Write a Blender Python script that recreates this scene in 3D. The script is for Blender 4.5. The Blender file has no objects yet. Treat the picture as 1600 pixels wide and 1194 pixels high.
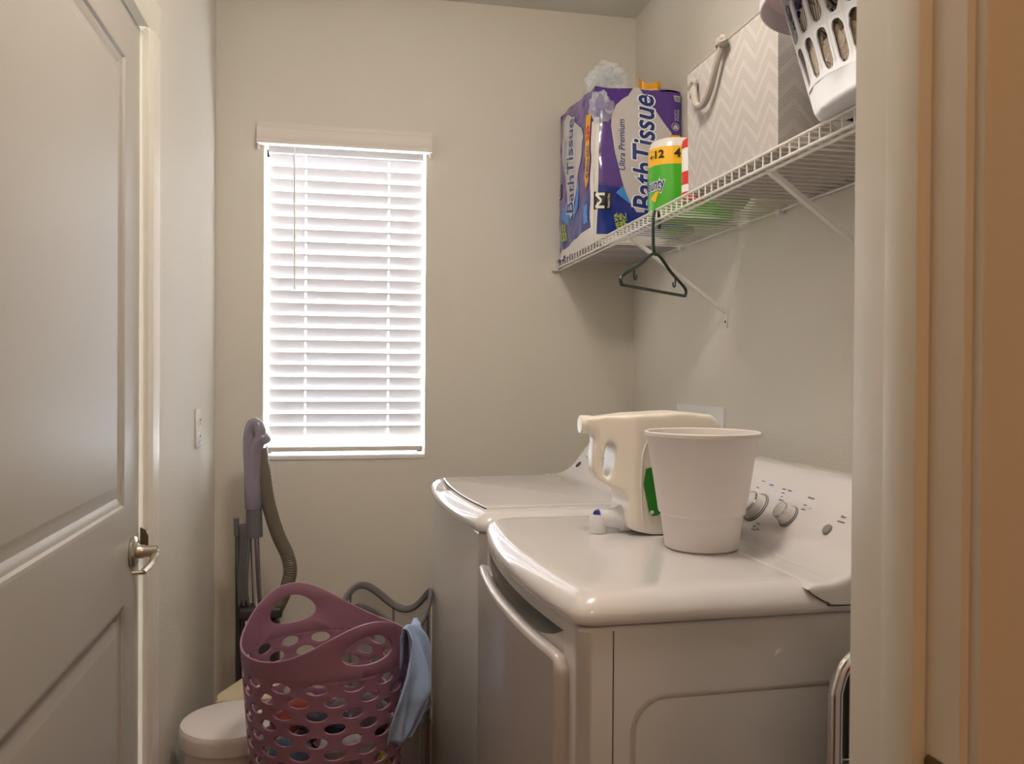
import bpy, bmesh, math, random
from mathutils import Vector, Matrix, noise
R_ = random.Random(7)
PI = math.pi
SC = bpy.context.scene
COL = SC.collection

# ------------------------------------------------------------------ camera
EYE = Vector((0, 0, 1.27))
FPX, YAW, PITCH, ROLL = 1321.24, math.radians(11.487), math.radians(-0.493), math.radians(0.374)
def cam_axes():
    cy, sy = math.cos(YAW), math.sin(YAW)
    R = Vector((cy, -sy, 0)); F = Vector((sy, cy, 0)); U = Vector((0, 0, 1))
    F2 = F*math.cos(PITCH) + U*math.sin(PITCH); U2 = U*math.cos(PITCH) - F*math.sin(PITCH)
    R3 = R*math.cos(ROLL) + U2*math.sin(ROLL); U3 = U2*math.cos(ROLL) - R*math.sin(ROLL)
    return R3, U3, F2
cr, cu, cf = cam_axes()
cd = bpy.data.cameras.new('camera'); cam = bpy.data.objects.new('camera', cd); COL.objects.link(cam)
cam.matrix_world = Matrix(((cr.x, cu.x, -cf.x, EYE.x), (cr.y, cu.y, -cf.y, EYE.y), (cr.z, cu.z, -cf.z, EYE.z), (0, 0, 0, 1)))
cd.sensor_width = 36; cd.lens = FPX*36/1600; cd.clip_start = 0.02; cd.clip_end = 60
cd.dof.use_dof = True; cd.dof.focus_distance = 2.1; cd.dof.aperture_fstop = 16
SC.camera = cam
# ------------------------------------------------------------------ sky, lamps, exposure
w = bpy.data.worlds.new('World'); SC.world = w; w.use_nodes = True
bg = w.node_tree.nodes['Background']; bg.inputs[0].default_value = (0.86, 0.93, 1.0, 1); bg.inputs[1].default_value = 30
def area(name, loc, target, size, power, color, shape='DISK', size_y=None, portal=False):
    l = bpy.data.lights.new(name, 'AREA'); l.energy = power; l.color = color; l.shape = shape; l.size = size
    if size_y: l.size_y = size_y
    if portal: l.cycles.is_portal = True
    o = bpy.data.objects.new(name, l); COL.objects.link(o); o.location = loc
    o.rotation_euler = (Vector(target)-Vector(loc)).to_track_quat('-Z', 'Y').to_euler()
    return o
area('window_portal', (0.02, 3.245, 1.52), (0.02, 0, 1.52), 0.60, 1, (1, 1, 1), 'RECTANGLE', 1.12, True)
ROOM_LAMP = ((0.28, 1.34), 48, (1.0, 0.90, 0.79)); HALL_LAMP = ((0.2, -0.9), 32, (1.0, 0.58, 0.30))   # place, dome brightness, colour
SC.view_settings.view_transform = 'Standard'; SC.view_settings.look = 'None'
SC.view_settings.exposure = 0.27; SC.view_settings.gamma = 1.0; SC.view_settings.use_curve_mapping = False

# ------------------------------------------------------------------ materials
def lin(c): return tuple((x/12.92 if x <= .04045 else ((x+.055)/1.055)**2.4) for x in c)
def rgb(r, g, b): return lin((r/255, g/255, b/255))
def mat(name, color, rough=.5, metal=0, bump=0, bscale=100, bdist=.001, coat=0, trans=0, spec=.5, emit=0, var=0, sheen=0, translucent=0, alpha=1, sss=0, detail=3):
    m = bpy.data.materials.new(name); m.use_nodes = True; nt = m.node_tree; b = nt.nodes['Principled BSDF']
    c = tuple(color)+(1,)
    b.inputs['Base Color'].default_value = c; b.inputs['Roughness'].default_value = rough; b.inputs['Metallic'].default_value = metal
    b.inputs['Coat Weight'].default_value = coat; b.inputs['Coat Roughness'].default_value = .06
    b.inputs['Transmission Weight'].default_value = trans; b.inputs['Specular IOR Level'].default_value = spec
    b.inputs['Sheen Weight'].default_value = sheen; b.inputs['Alpha'].default_value = alpha
    if sss: b.inputs['Subsurface Weight'].default_value = sss; b.inputs['Subsurface Scale'].default_value = .02
    tc = nt.nodes.new('ShaderNodeTexCoord')
    if var:
        n = nt.nodes.new('ShaderNodeTexNoise'); n.inputs['Scale'].default_value = 6; n.inputs['Detail'].default_value = 4
        nt.links.new(tc.outputs['Object'], n.inputs['Vector'])
        r = nt.nodes.new('ShaderNodeMapRange'); r.inputs['To Min'].default_value = 1-var; r.inputs['To Max'].default_value = 1+var
        nt.links.new(n.outputs['Fac'], r.inputs['Value'])
        mx = nt.nodes.new('ShaderNodeMix'); mx.data_type = 'RGBA'; mx.blend_type = 'MULTIPLY'; mx.inputs[0].default_value = 1
        mx.inputs[6].default_value = c; nt.links.new(r.outputs[0], mx.inputs[7]); nt.links.new(mx.outputs[2], b.inputs['Base Color'])
    if bump:
        n = nt.nodes.new('ShaderNodeTexNoise'); n.inputs['Scale'].default_value = bscale; n.inputs['Detail'].default_value = detail
        nt.links.new(tc.outputs['Object'], n.inputs['Vector'])
        bp = nt.nodes.new('ShaderNodeBump'); bp.inputs['Strength'].default_value = bump; bp.inputs['Distance'].default_value = bdist
        nt.links.new(n.outputs['Fac'], bp.inputs['Height']); nt.links.new(bp.outputs[0], b.inputs['Normal'])
    if translucent:
        t = nt.nodes.new('ShaderNodeBsdfTranslucent'); t.inputs[0].default_value = c
        ms = nt.nodes.new('ShaderNodeMixShader'); ms.inputs[0].default_value = translucent
        nt.links.new(b.outputs[0], ms.inputs[1]); nt.links.new(t.outputs[0], ms.inputs[2])
        nt.links.new(ms.outputs[0], nt.nodes['Material Output'].inputs['Surface'])
    if emit: b.inputs['Emission Color'].default_value = c; b.inputs['Emission Strength'].default_value = emit
    return m
def film(name, color, k, rough=.15, spec_tint=(1, 1, 1)):
    """thin clear or gauzy sheet: k = how much is see-through"""
    m = bpy.data.materials.new(name); m.use_nodes = True; nt = m.node_tree; b = nt.nodes['Principled BSDF']
    b.inputs['Base Color'].default_value = tuple(color)+(1,); b.inputs['Roughness'].default_value = rough
    t = nt.nodes.new('ShaderNodeBsdfTransparent'); ms = nt.nodes.new('ShaderNodeMixShader'); ms.inputs[0].default_value = k
    nt.links.new(b.outputs[0], ms.inputs[1]); nt.links.new(t.outputs[0], ms.inputs[2])
    nt.links.new(ms.outputs[0], nt.nodes['Material Output'].inputs['Surface'])
    return m
def striped(name, c1, c2, scale, axis=2, thresh=.5, rough=.9, bump=.4):
    m = mat(name, c1, rough, bump=bump, bscale=250, bdist=.002, sheen=.3); nt = m.node_tree; b = nt.nodes['Principled BSDF']
    tc = nt.nodes.new('ShaderNodeTexCoord'); wv = nt.nodes.new('ShaderNodeTexWave'); wv.bands_direction = 'XYZ'[axis]
    wv.inputs['Scale'].default_value = scale; wv.inputs['Distortion'].default_value = 2.5
    nt.links.new(tc.outputs['Object'], wv.inputs['Vector'])
    gt = nt.nodes.new('ShaderNodeMath'); gt.operation = 'GREATER_THAN'; gt.inputs[1].default_value = thresh; nt.links.new(wv.outputs['Fac'], gt.inputs[0])
    mx = nt.nodes.new('ShaderNodeMix'); mx.data_type = 'RGBA'; mx.inputs[6].default_value = tuple(c1)+(1,); mx.inputs[7].default_value = tuple(c2)+(1,)
    nt.links.new(gt.outputs[0], mx.inputs[0]); nt.links.new(mx.outputs[2], b.inputs['Base Color'])
    return m
def chevron_mat():
    m = mat('grey_quilted_fabric', rgb(205, 198, 192), .9, sheen=.2); nt = m.node_tree; b = nt.nodes['Principled BSDF']; L = nt.links.new
    tc = nt.nodes.new('ShaderNodeTexCoord'); sp = nt.nodes.new('ShaderNodeSeparateXYZ'); L(tc.outputs['Object'], sp.inputs[0])
    def M(op, a, b_=None, c=None):
        n = nt.nodes.new('ShaderNodeMath'); n.operation = op
        for i, v in enumerate((a, b_, c)):
            if v is None: continue
            if isinstance(v, (int, float)): n.inputs[i].default_value = v
            else: L(v, n.inputs[i])
        return n.outputs[0]
    s = M('ADD', sp.outputs['Y'], M('MULTIPLY', sp.outputs['X'], 1.0))
    zig = M('PINGPONG', s, .050)                                   # triangle wave along the face
    h = M('ADD', sp.outputs['Z'], M('MULTIPLY', zig, 1.05))
    fine = M('SINE', M('MULTIPLY', h, 2*PI/.0062))
    grp = M('SINE', M('MULTIPLY', h, 2*PI/.040))
    on = M('MULTIPLY', M('GREATER_THAN', fine, .25), M('GREATER_THAN', grp, -.45))
    mx = nt.nodes.new('ShaderNodeMix'); mx.data_type = 'RGBA'; mx.inputs[6].default_value = tuple(rgb(190, 184, 179))+(1,); mx.inputs[7].default_value = tuple(rgb(164, 157, 151))+(1,)
    L(on, mx.inputs[0]); L(mx.outputs[2], b.inputs['Base Color'])
    bp = nt.nodes.new('ShaderNodeBump'); bp.inputs['Strength'].default_value = .6; bp.inputs['Distance'].default_value = .0015; bp.invert = True
    L(on, bp.inputs['Height']); L(bp.outputs[0], b.inputs['Normal'])
    return m
M = dict(
    wall=mat('wall_paint', rgb(225, 219, 208), .62, bump=.45, bscale=170, bdist=.0022, detail=4, spec=.35),
    ceiling=mat('ceiling_paint', rgb(222, 220, 212), .9, bump=.5, bscale=90, bdist=.003),
    floor=mat('floor_wood', rgb(120, 84, 66), .45, var=.15),
    trim=mat('trim_paint', rgb(232, 226, 214), .38, var=.02),
    door=mat('door_paint', rgb(182, 177, 169), .46, bump=.08, bscale=120, bdist=.001),
    slat=mat('blind_slat', rgb(232, 230, 232), .4, translucent=.10),
    valance=mat('valance_white', rgb(232, 224, 216), .5),
    vinyl=mat('window_vinyl', rgb(240, 240, 240), .4),
    glass=film('window_glass', (1, 1, 1), .95, .02),
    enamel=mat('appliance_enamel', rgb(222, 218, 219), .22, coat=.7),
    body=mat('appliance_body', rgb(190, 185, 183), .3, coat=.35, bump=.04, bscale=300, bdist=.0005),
    seam=mat('dark_seam', rgb(70, 64, 60), .7),
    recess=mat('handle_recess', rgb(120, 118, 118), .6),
    chrome=mat('chrome', rgb(225, 225, 228), .12, 1),
    nickel=mat('satin_nickel', rgb(200, 192, 178), .28, 1),
    darkbrass=mat('aged_strike', rgb(120, 108, 88), .4, .8),
    greybtn=mat('grey_button', rgb(140, 134, 132), .5),
    knobface=mat('knob_plastic', rgb(230, 226, 224), .25, coat=.5),
    print=mat('console_print', rgb(110, 106, 106), .5),
    printblue=mat('console_print_blue', rgb(80, 140, 205), .5),
    bin=mat('white_bin_plastic', rgb(232, 224, 221), .42),
    jug=mat('cream_jug_plastic', rgb(240, 233, 222), .35, sss=.08, bump=.03, bscale=60),
    clear=film('clear_plastic', (.9, .92, .94), .35, .08),
    pouchfilm=film('clear_film', (.82, .86, .92), .72, .05),
    navyplast=mat('navy_plastic', rgb(34, 34, 130), .3),
    greenlabel=mat('green_label', rgb(40, 130, 38), .4),
    white=mat('white_print', rgb(236, 236, 236), .5),
    wire=mat('white_coated_wire', rgb(226, 222, 216), .35, spec=.6),
    hanger=mat('green_hanger_plastic', rgb(34, 52, 44), .35),
    fabric=chevron_mat(),
    cord=mat('grey_cord_fabric', rgb(168, 160, 152), .9, bump=.5, bscale=400),
    wbasket=mat('white_basket_plastic', rgb(226, 226, 232), .35, sss=.1),
    purple=mat('purple_basket_plastic', rgb(146, 104, 124), .45),
    hamper=film('grey_mesh_gauze', rgb(120, 118, 116), .55, .9),
    hamrim=mat('hamper_rim', rgb(118, 114, 116), .8, bump=.4, bscale=300),
    vacgrey=mat('vacuum_grey', rgb(108, 106, 108), .35),
    vacpurp=mat('vacuum_purple', rgb(140, 132, 150), .22, coat=.6),
    vacdark=mat('vacuum_dark', rgb(62, 58, 58), .4),
    hose=mat('vacuum_hose', rgb(108, 100, 88), .5, bump=0),
    red=mat('red_plastic', rgb(215, 40, 30), .4),
    orange=mat('orange_red_button', rgb(205, 60, 35), .4),
    cream=mat('cream_plastic', rgb(214, 200, 168), .5),
    mesh=mat('black_mesh', rgb(42, 40, 42), .8, bump=.5, bscale=500),
    packpurple=mat('pack_purple', rgb(78, 40, 134), .25, bump=.25, bscale=16, bdist=.008, coat=.4),
    packblue=mat('pack_blue', rgb(32, 48, 140), .25, bump=.2, bscale=16, bdist=.008, coat=.4),
    packsilver=mat('pack_silver', rgb(196, 190, 190), .3, bump=.2, bscale=16, bdist=.008, coat=.3),
    packwhite=mat('pack_white', rgb(226, 220, 214), .3, bump=.3, bscale=20, bdist=.008, coat=.5),
    navy=mat('pack_navy', rgb(24, 48, 122), .35),
    sky=mat('pack_sky', rgb(70, 140, 214), .35),
    black=mat('pack_black', rgb(24, 22, 24), .4),
    lime=mat('pack_lime', rgb(190, 205, 50), .5),
    gold=mat('pack_gold', rgb(232, 168, 30), .35),
    redprint=mat('pack_red', rgb(214, 50, 40), .4),
    green=mat('towel_pack_green', rgb(70, 176, 36), .3, var=.25, coat=.4),
    yellow=mat('towel_pack_yellow', rgb(246, 186, 24), .3, coat=.4),
    lightblue=mat('light_blue_cotton', rgb(158, 182, 222), .9, bump=.3, bscale=600, bdist=.0006, sheen=.2),
    label=mat('paper_label', rgb(210, 208, 206), .6),
    screw=mat('screw', rgb(120, 120, 120), .4, .8),
    outletdark=mat('outlet_slots', rgb(60, 56, 52), .6),
    boxgrey=mat('box_inside', rgb(128, 130, 130), .7),
    outside=mat('outside_ground', rgb(190, 190, 180), .9),
)
def cloth(name, c, b=.6): return mat(name, rgb(*c), .95, bump=b, bscale=220, bdist=.003, sheen=.3)

# ------------------------------------------------------------------ mesh helpers
def obj(name, bm, m, parent=None, smooth=True, mods=(), angle=40, fixn=True):
    if fixn: bmesh.ops.recalc_face_normals(bm, faces=bm.faces)
    me = bpy.data.meshes.new(name); bm.to_mesh(me); bm.free()
    for q in (m if isinstance(m, (list, tuple)) else [m]): me.materials.append(q)
    if smooth:
        me.polygons.foreach_set('use_smooth', [True]*len(me.polygons)); me.set_sharp_from_angle(angle=math.radians(angle))
    o = bpy.data.objects.new(name, me); COL.objects.link(o)
    if parent: put(o, parent)
    for t, kw in mods:
        md = o.modifiers.new(t.lower(), t)
        for k, v in kw.items(): setattr(md, k, v)
    return o
def put(o, parent):
    o.parent = parent
    root = parent
    while root.parent: root = root.parent
    if not root.get('_local'): o.matrix_parent_inverse = world_of(parent).inverted()
def world_of(o):
    m = Matrix.LocRotScale(o.location, o.rotation_euler, None)
    return (world_of(o.parent) @ o.matrix_parent_inverse @ m) if o.parent else m
def tag(o, label, cat, group=None):
    o['label'] = label; o['category'] = cat
    if group: o['group'] = group
    return o
def thing(name, label, cat, loc=(0, 0, 0), rz=0, group=None):
    o = bpy.data.objects.new(name, None); COL.objects.link(o); o.location = loc; o.rotation_euler = (0, 0, rz); o.empty_display_size = .05
    return tag(o, label, cat, group)
def struct(name, bm, m, **k):
    o = obj(name, bm, m, **k); o['kind'] = 'structure'; return o
def B(): return bmesh.new()
def box(bm, a, b, bev=0, seg=2, mi=0):
    x0, y0, z0 = a; x1, y1, z1 = b
    v = [bm.verts.new(p) for p in ((x0, y0, z0), (x1, y0, z0), (x1, y1, z0), (x0, y1, z0), (x0, y0, z1), (x1, y0, z1), (x1, y1, z1), (x0, y1, z1))]
    fs = [bm.faces.new([v[i] for i in q]) for q in ((3, 2, 1, 0), (4, 5, 6, 7), (0, 1, 5, 4), (1, 2, 6, 5), (2, 3, 7, 6), (3, 0, 4, 7))]
    for f in fs: f.material_index = mi
    if bev:
        es = list({e for f in fs for e in f.edges}); bmesh.ops.bevel(bm, geom=es, offset=bev, segments=seg, profile=.5, affect='EDGES')
    return bm
def catmull(pts, k=8, closed=False):
    P = [Vector(p) for p in pts]; out = []
    n = len(P); rng = range(n if closed else n-1)
    for i in rng:
        p0 = P[(i-1) % n] if closed or i > 0 else P[0]*2-P[1]; p1 = P[i]; p2 = P[(i+1) % n]
        p3 = P[(i+2) % n] if closed or i+2 < n else P[-1]*2-P[-2]
        for j in range(k):
            t = j/k
            out.append(.5*((2*p1)+(p2-p0)*t+(2*p0-5*p1+4*p2-p3)*t*t+(3*p1-p0-3*p2+p3)*t**3))
    if not closed: out.append(P[-1])
    return out
def tube(bm, pts, r, n=10, closed=False, caps=True, flat=1, mi=0):
    P = [Vector(p) for p in pts]; N = len(P); rings = []
    T = []
    for i in range(N):
        a = P[(i-1) % N] if closed or i > 0 else P[i]; b = P[(i+1) % N] if closed or i < N-1 else P[i]
        T.append((b-a).normalized())
    up = Vector((0, 0, 1)) if abs(T[0].z) < .9 else Vector((0, 1, 0))
    nrm = (up - T[0]*up.dot(T[0])).normalized()
    for i in range(N):
        nrm = (nrm - T[i]*nrm.dot(T[i])); nrm = nrm.normalized() if nrm.length > 1e-6 else T[i].orthogonal().normalized()
        bn = T[i].cross(nrm); rr = r[i] if isinstance(r, (list, tuple)) else r
        rings.append([bm.verts.new(P[i]+(nrm*math.cos(2*PI*j/n)*flat+bn*math.sin(2*PI*j/n))*rr) for j in range(n)])
    for i in range(N if closed else N-1):
        a, b = rings[i], rings[(i+1) % N]
        for j in range(n): bm.faces.new((a[j], a[(j+1) % n], b[(j+1) % n], b[j])).material_index = mi
    if caps and not closed:
        bm.faces.new(rings[0][::-1]).material_index = mi; bm.faces.new(rings[-1]).material_index = mi
    return bm
def rod(bm, a, b, r, n=6): return tube(bm, [a, b], r, n)
def loft(bm, rings, closed=True, cap0=False, cap1=False, mi=0):
    V = [[bm.verts.new(p) for p in rg] for rg in rings]
    for a, b in zip(V, V[1:]):
        n = len(a)
        for j in range(n if closed else n-1): bm.faces.new((a[j], a[(j+1) % n], b[(j+1) % n], b[j])).material_index = mi
    if cap0: bm.faces.new(V[0][::-1]).material_index = mi
    if cap1: bm.faces.new(V[-1]).material_index = mi
    return V
def lathe(bm, prof, c=(0, 0, 0), axis='Z', n=48, cap0=False, cap1=False, mi=0):
    c = Vector(c); rings = []
    for r, h in prof:
        rg = []
        for j in range(n):
            a = 2*PI*j/n; u, v = r*math.cos(a), r*math.sin(a)
            rg.append(c + (Vector((u, v, h)) if axis == 'Z' else Vector((h, u, v)) if axis == 'X' else Vector((v, h, u))))
        rings.append(rg)
    loft(bm, rings, True, cap0, cap1, mi); return bm
def grid(bm, fn, nu, nv, wrap=False, mi=0):
    V = [[bm.verts.new(fn(i/nu, j/nv)) for j in range(nv+1)] for i in range(nu if wrap else nu+1)]
    for i in range(nu):
        a = V[i]; b = V[(i+1) % len(V)]
        for j in range(nv): bm.faces.new((a[j], b[j], b[j+1], a[j+1])).material_index = mi
    return V
def extrude_profile(bm, prof, fn, y0, y1, ny=1, caps=True):
    """prof: list of 2D points; fn(p, y) -> 3D"""
    rings = [[fn(p, y0+(y1-y0)*i/ny) for p in prof] for i in range(ny+1)]
    loft(bm, rings, True, caps, caps); return bm
def difference(o, cutter_bm):
    bmesh.ops.recalc_face_normals(cutter_bm, faces=cutter_bm.faces)
    me = bpy.data.meshes.new('cut'); cutter_bm.to_mesh(me); cutter_bm.free(); c = bpy.data.objects.new('cut', me); COL.objects.link(c)
    c.matrix_world = world_of(o)
    md = o.modifiers.new('b', 'BOOLEAN'); md.object = c; md.operation = 'DIFFERENCE'; md.solver = 'EXACT'
    bpy.context.view_layer.update()
    ev = o.evaluated_get(bpy.context.evaluated_depsgraph_get()); nm = bpy.data.meshes.new_from_object(ev)
    o.modifiers.clear(); o.data = nm; bpy.data.objects.remove(c); nm.set_sharp_from_angle(angle=math.radians(35))

# flat artwork (text and polygons in a plane) bent onto a surface
def text2d(s, size=1, shear=0, bold=0, align='CENTER'):
    cu = bpy.data.curves.new('t', 'FONT'); cu.body = s; cu.size = size; cu.shear = shear; cu.offset = bold*size; cu.align_x = align; cu.resolution_u = 3
    o = bpy.data.objects.new('t', cu); COL.objects.link(o); bpy.context.view_layer.update()
    me = bpy.data.meshes.new_from_object(o.evaluated_get(bpy.context.evaluated_depsgraph_get()))
    bm = bmesh.new(); bm.from_mesh(me); bpy.data.objects.remove(o); bpy.data.meshes.remove(me)
    return bm
def fit2d(bm, x0, y0, w, h, rot=0):
    """scale the flat mesh to w x h (text frame), rotate it, put its centre at x0, y0"""
    xs = [v.co.x for v in bm.verts]; ys = [v.co.y for v in bm.verts]
    ax, bx, ay, by = min(xs), max(xs), min(ys), max(ys); c, s = math.cos(rot), math.sin(rot)
    for v in bm.verts:
        x = ((v.co.x-ax)/(bx-ax)-.5)*w; y = ((v.co.y-ay)/(by-ay)-.5)*h
        v.co = Vector((x0+x*c-y*s, y0+x*s+y*c, 0))
    return bm
def poly2d(pts):
    bm = bmesh.new(); bm.faces.new([bm.verts.new((x, y, 0)) for x, y in pts]); bmesh.ops.triangulate(bm, faces=bm.faces); return bm
def slice2d(bm, step):
    for ax in (0, 1):
        vs = [v.co[ax] for v in bm.verts]
        k = math.ceil(min(vs)/step)
        while k*step < max(vs):
            co = [0, 0, 0]; no = [0, 0, 0]; co[ax] = k*step; no[ax] = 1
            bmesh.ops.bisect_plane(bm, geom=bm.verts[:]+bm.edges[:]+bm.faces[:], plane_co=co, plane_no=no); k += 1
    return bm
def decal(name, bm, fn, m, parent, step=.012, lift=.001):
    slice2d(bm, step)
    for v in bm.verts: v.co = fn(v.co.x, v.co.y, lift)
    return obj(name, bm, m, parent, smooth=False, fixn=False)
def merge(*bms):
    out = bms[0]
    for b in bms[1:]:
        me = bpy.data.meshes.new('x'); b.to_mesh(me); b.free(); out.from_mesh(me); bpy.data.meshes.remove(me)
    return out
def hole_cell(bm, fn, q, rx=.34, ry=.3, e=2.0, n=20, mi=0):
    """bilinear quad q (four 2D corners, anticlockwise) with an oval hole; fn maps 2D to 3D"""
    def bl(a, b):
        p = [q[0][k]*(1-a)*(1-b)+q[1][k]*a*(1-b)+q[2][k]*a*b+q[3][k]*(1-a)*b for k in (0, 1)]
        return fn(*p)
    inn, out = [], []
    for j in range(n):
        t = 2*PI*j/n + PI/4; c, s = math.cos(t), math.sin(t)
        ex = 2/e; inn.append((.5+rx*math.copysign(abs(c)**ex, c), .5+ry*math.copysign(abs(s)**ex, s)))
        k = max(abs(c), abs(s)); out.append((.5+.5*c/k, .5+.5*s/k))
    vi = [bm.verts.new(bl(*p)) for p in inn]; vo = [bm.verts.new(bl(*p)) for p in out]
    for j in range(n): bm.faces.new((vi[j], vo[j], vo[(j+1) % n], vi[(j+1) % n])).material_index = mi
def crumple(bm, c, r, seed, amp=.25, sub=4, freq=3.0, flat=1, rz=0):
    """a heap of cloth: a ball folded by ridged noise"""
    b2 = bmesh.new(); bmesh.ops.create_icosphere(b2, subdivisions=sub, radius=1)
    so = Vector((seed*3.1, seed*7.7, seed*1.3))
    for v in b2.verts:
        d = v.co.normalized(); n = noise.noise(d*freq+so); n2 = 1-abs(noise.noise(d*freq*1.7+so*2))*2; n3 = noise.noise(d*freq*4+so)
        k = 1+amp*n+amp*.7*(n2-.5)+amp*.18*n3
        p = Vector((d.x*r[0]*k, d.y*r[1]*k, d.z*r[2]*k)); p.rotate(Matrix.Rotation(rz, 3, 'Z')); v.co = p+Vector(c)
    return merge(bm, b2)

# ------------------------------------------------------------------ the room
XL, XR, YB, YF0, YF1, ZC = -.428, 1.106, 3.10, .468, .586, 2.64
WX0, WX1, WZ0, WZ1 = -.266, .305, .975, 2.085
def wall_box(name, a, b, m=M['wall']): return struct(name, box(B(), a, b), m, smooth=False)
bm = B(); T = .16
for a, b in (((XL-.12, YB, 0), (WX0, YB+T, ZC)), ((WX1, YB, 0), (XR+.12, YB+T, ZC)), ((WX0, YB, 0), (WX1, YB+T, WZ0)), ((WX0, YB, WZ1), (WX1, YB+T, ZC))): box(bm, a, b)
struct('wall_back', bm, M['wall'], smooth=False)
wall_box('wall_right', (XR, YF0, 0), (XR+.12, YB, ZC))
DY0, DY1, DZ = 1.05, 2.0, 2.03      # door opening in the left wall
bm = B()
for a, b in (((XL-.12, YF0, 0), (XL, DY0-.02, ZC)), ((XL-.12, DY1+.02, 0), (XL, YB, ZC)), ((XL-.12, DY0-.02, DZ+.02), (XL, DY1+.02, ZC))): box(bm, a, b)
struct('wall_left', bm, M['wall'], smooth=False)
JX = .387
bm = B()
for a, b in (((-1.5, YF0, 0), (-.40, YF1, ZC)), ((JX+.018, YF0, 0), (1.5, YF1, ZC)), ((-.40, YF0, 2.06), (JX+.018, YF1, ZC))): box(bm, a, b)
struct('wall_front', bm, M['wall'], smooth=False)
struct('floor', box(B(), (-1.6, -2.2, -.1), (1.6, 3.3, 0)), M['floor'], smooth=False)
struct('ceiling', box(B(), (-1.6, -2.2, ZC), (1.6, 3.3, ZC+.1)), M['ceiling'], smooth=False)
bm = B()
for a, b in (((-1.6, -2.2, 0), (-1.5, YF0, ZC)), ((1.5, -2.2, 0), (1.6, YF0, ZC)), ((-1.6, -2.3, 0), (1.6, -2.2, ZC))): box(bm, a, b)
struct('wall_hall', bm, M['wall'], smooth=False)
# laundry doorway: jamb with stop, casing on the hall side and the room side
bm = B()
for s, x in ((1, JX), (-1, -.38)):
    a, b = sorted((x, x+s*.018)); box(bm, (a, YF0, 0), (b, YF1, 2.04), .0015)
    a, b = sorted((x-s*.011, x)); box(bm, (a, .499, 0), (b, .534, 2.03), .002)
box(bm, (-.398, YF0, 2.04), (JX+.018, YF1, 2.06), .0015); box(bm, (-.38, .499, 2.029), (JX, .534, 2.04), .002)
struct('trim_1', bm, M['trim'], angle=30)
def casing_prof(wd=.06):       # (across, out of the wall)
    return [(0, 0), (0, .009), (.004, .011), (.012, .011), (.018, .014), (.030, .0155), (.044, .0165), (.052, .018), (wd-.003, .018), (wd, .015), (wd, 0)]
bm = B()
for s, x in ((1, JX+.006), (-1, -.386)):
    extrude_profile(bm, casing_prof(), lambda p, z, s=s, x=x: Vector((x+s*p[0], YF0-p[1], z)), 0, 2.055)
extrude_profile(bm, casing_prof(), lambda p, x: Vector((x, YF0-p[1], 2.046+p[0])), -.446, JX+.066)
struct('trim_2', bm, M['trim'], angle=30)
bm = B()
for s, x in ((1, JX+.006),): extrude_profile(bm, casing_prof(), lambda p, z, s=s, x=x: Vector((x+s*p[0], YF1+p[1], z)), 0, 2.055)
struct('trim_3', bm, M['trim'], angle=30)
# strike plate on the jamb
bm = B(); pr = []
for j in range(7): a = PI*j/12; pr.append((.468+.006+.030-.010+.010*math.sin(a), 1.013-.010+.010*math.cos(a)) if 0 else (0, 0))
pts = [(.463, .962), (.496, .962), (.502, .968), (.502, 1.010), (.496, 1.018), (.463, 1.018)]
extrude_profile(bm, pts, lambda p, x: Vector((x, p[0], p[1])), JX-.0015, JX+.001)
sp = obj('strike_plate', bm, M['darkbrass'], smooth=False); tag(sp, 'small dark metal strike plate set into the doorway jamb beside the camera', 'strike plate')

# casing of the left door (room side) and the door itself
CX = XL
bm = B()
for y, s in ((DY1, 1), (DY0, -1)):
    extrude_profile(bm, casing_prof(.076), lambda p, z, y=y, s=s: Vector((CX+p[1]*1.1, y+s*p[0], z)), 0, DZ+.002)
extrude_profile(bm, casing_prof(.076), lambda p, y: Vector((CX+p[1]*1.1, y, DZ+.002+p[0])), DY0-.076, DY1+.076)
struct('trim_4', bm, M['trim'], angle=30)
bm = B()
box(bm, (XL-.12, DY1+.003, 0), (XL+.001, DY1+.022, DZ+.02)); box(bm, (XL-.12, DY0-.022, 0), (XL+.001, DY0-.003, DZ+.02)); box(bm, (XL-.12, DY0-.02, DZ+.003), (XL+.001, DY1+.02, DZ+.022))
struct('trim_5', bm, M['trim'], smooth=False)
door = bpy.data.objects.new('door_1', None); COL.objects.link(door); door.location = (-.436, DY0, 0); door['kind'] = 'structure'
FX = -.436
bm = B(); y0, y1 = DY0+.003, DY1-.003
PY0, PY1 = DY0+.11, 1.880
PZ = ((.22, .79), (.985, 1.927))
box(bm, (FX-.035, y0, .008), (FX, PY0, DZ-.002)); box(bm, (FX-.035, PY1, .008), (FX, y1, DZ-.002))
for a, b in ((.008, PZ[0][0]), (PZ[0][1], PZ[1][0]), (PZ[1][1], DZ-.002)): box(bm, (FX-.035, PY0, a), (FX, PY1, b))
for z0, z1 in PZ:
    rings = []
    for off, dep in ((0, 0), (.006, .001), (.010, .006), (.014, .0065), (.026, .012), (.030, .012), (.052, .004), (.056, .0035)):
        rings.append([Vector((FX-dep, a, b)) for a, b in ((PY0+off, z0+off), (PY1-off, z0+off), (PY1-off, z1-off), (PY0+off, z1-off))])
    loft(bm, rings, True, False, True)
o = obj('door_leaf', bm, M['door'], door, angle=20)
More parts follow.
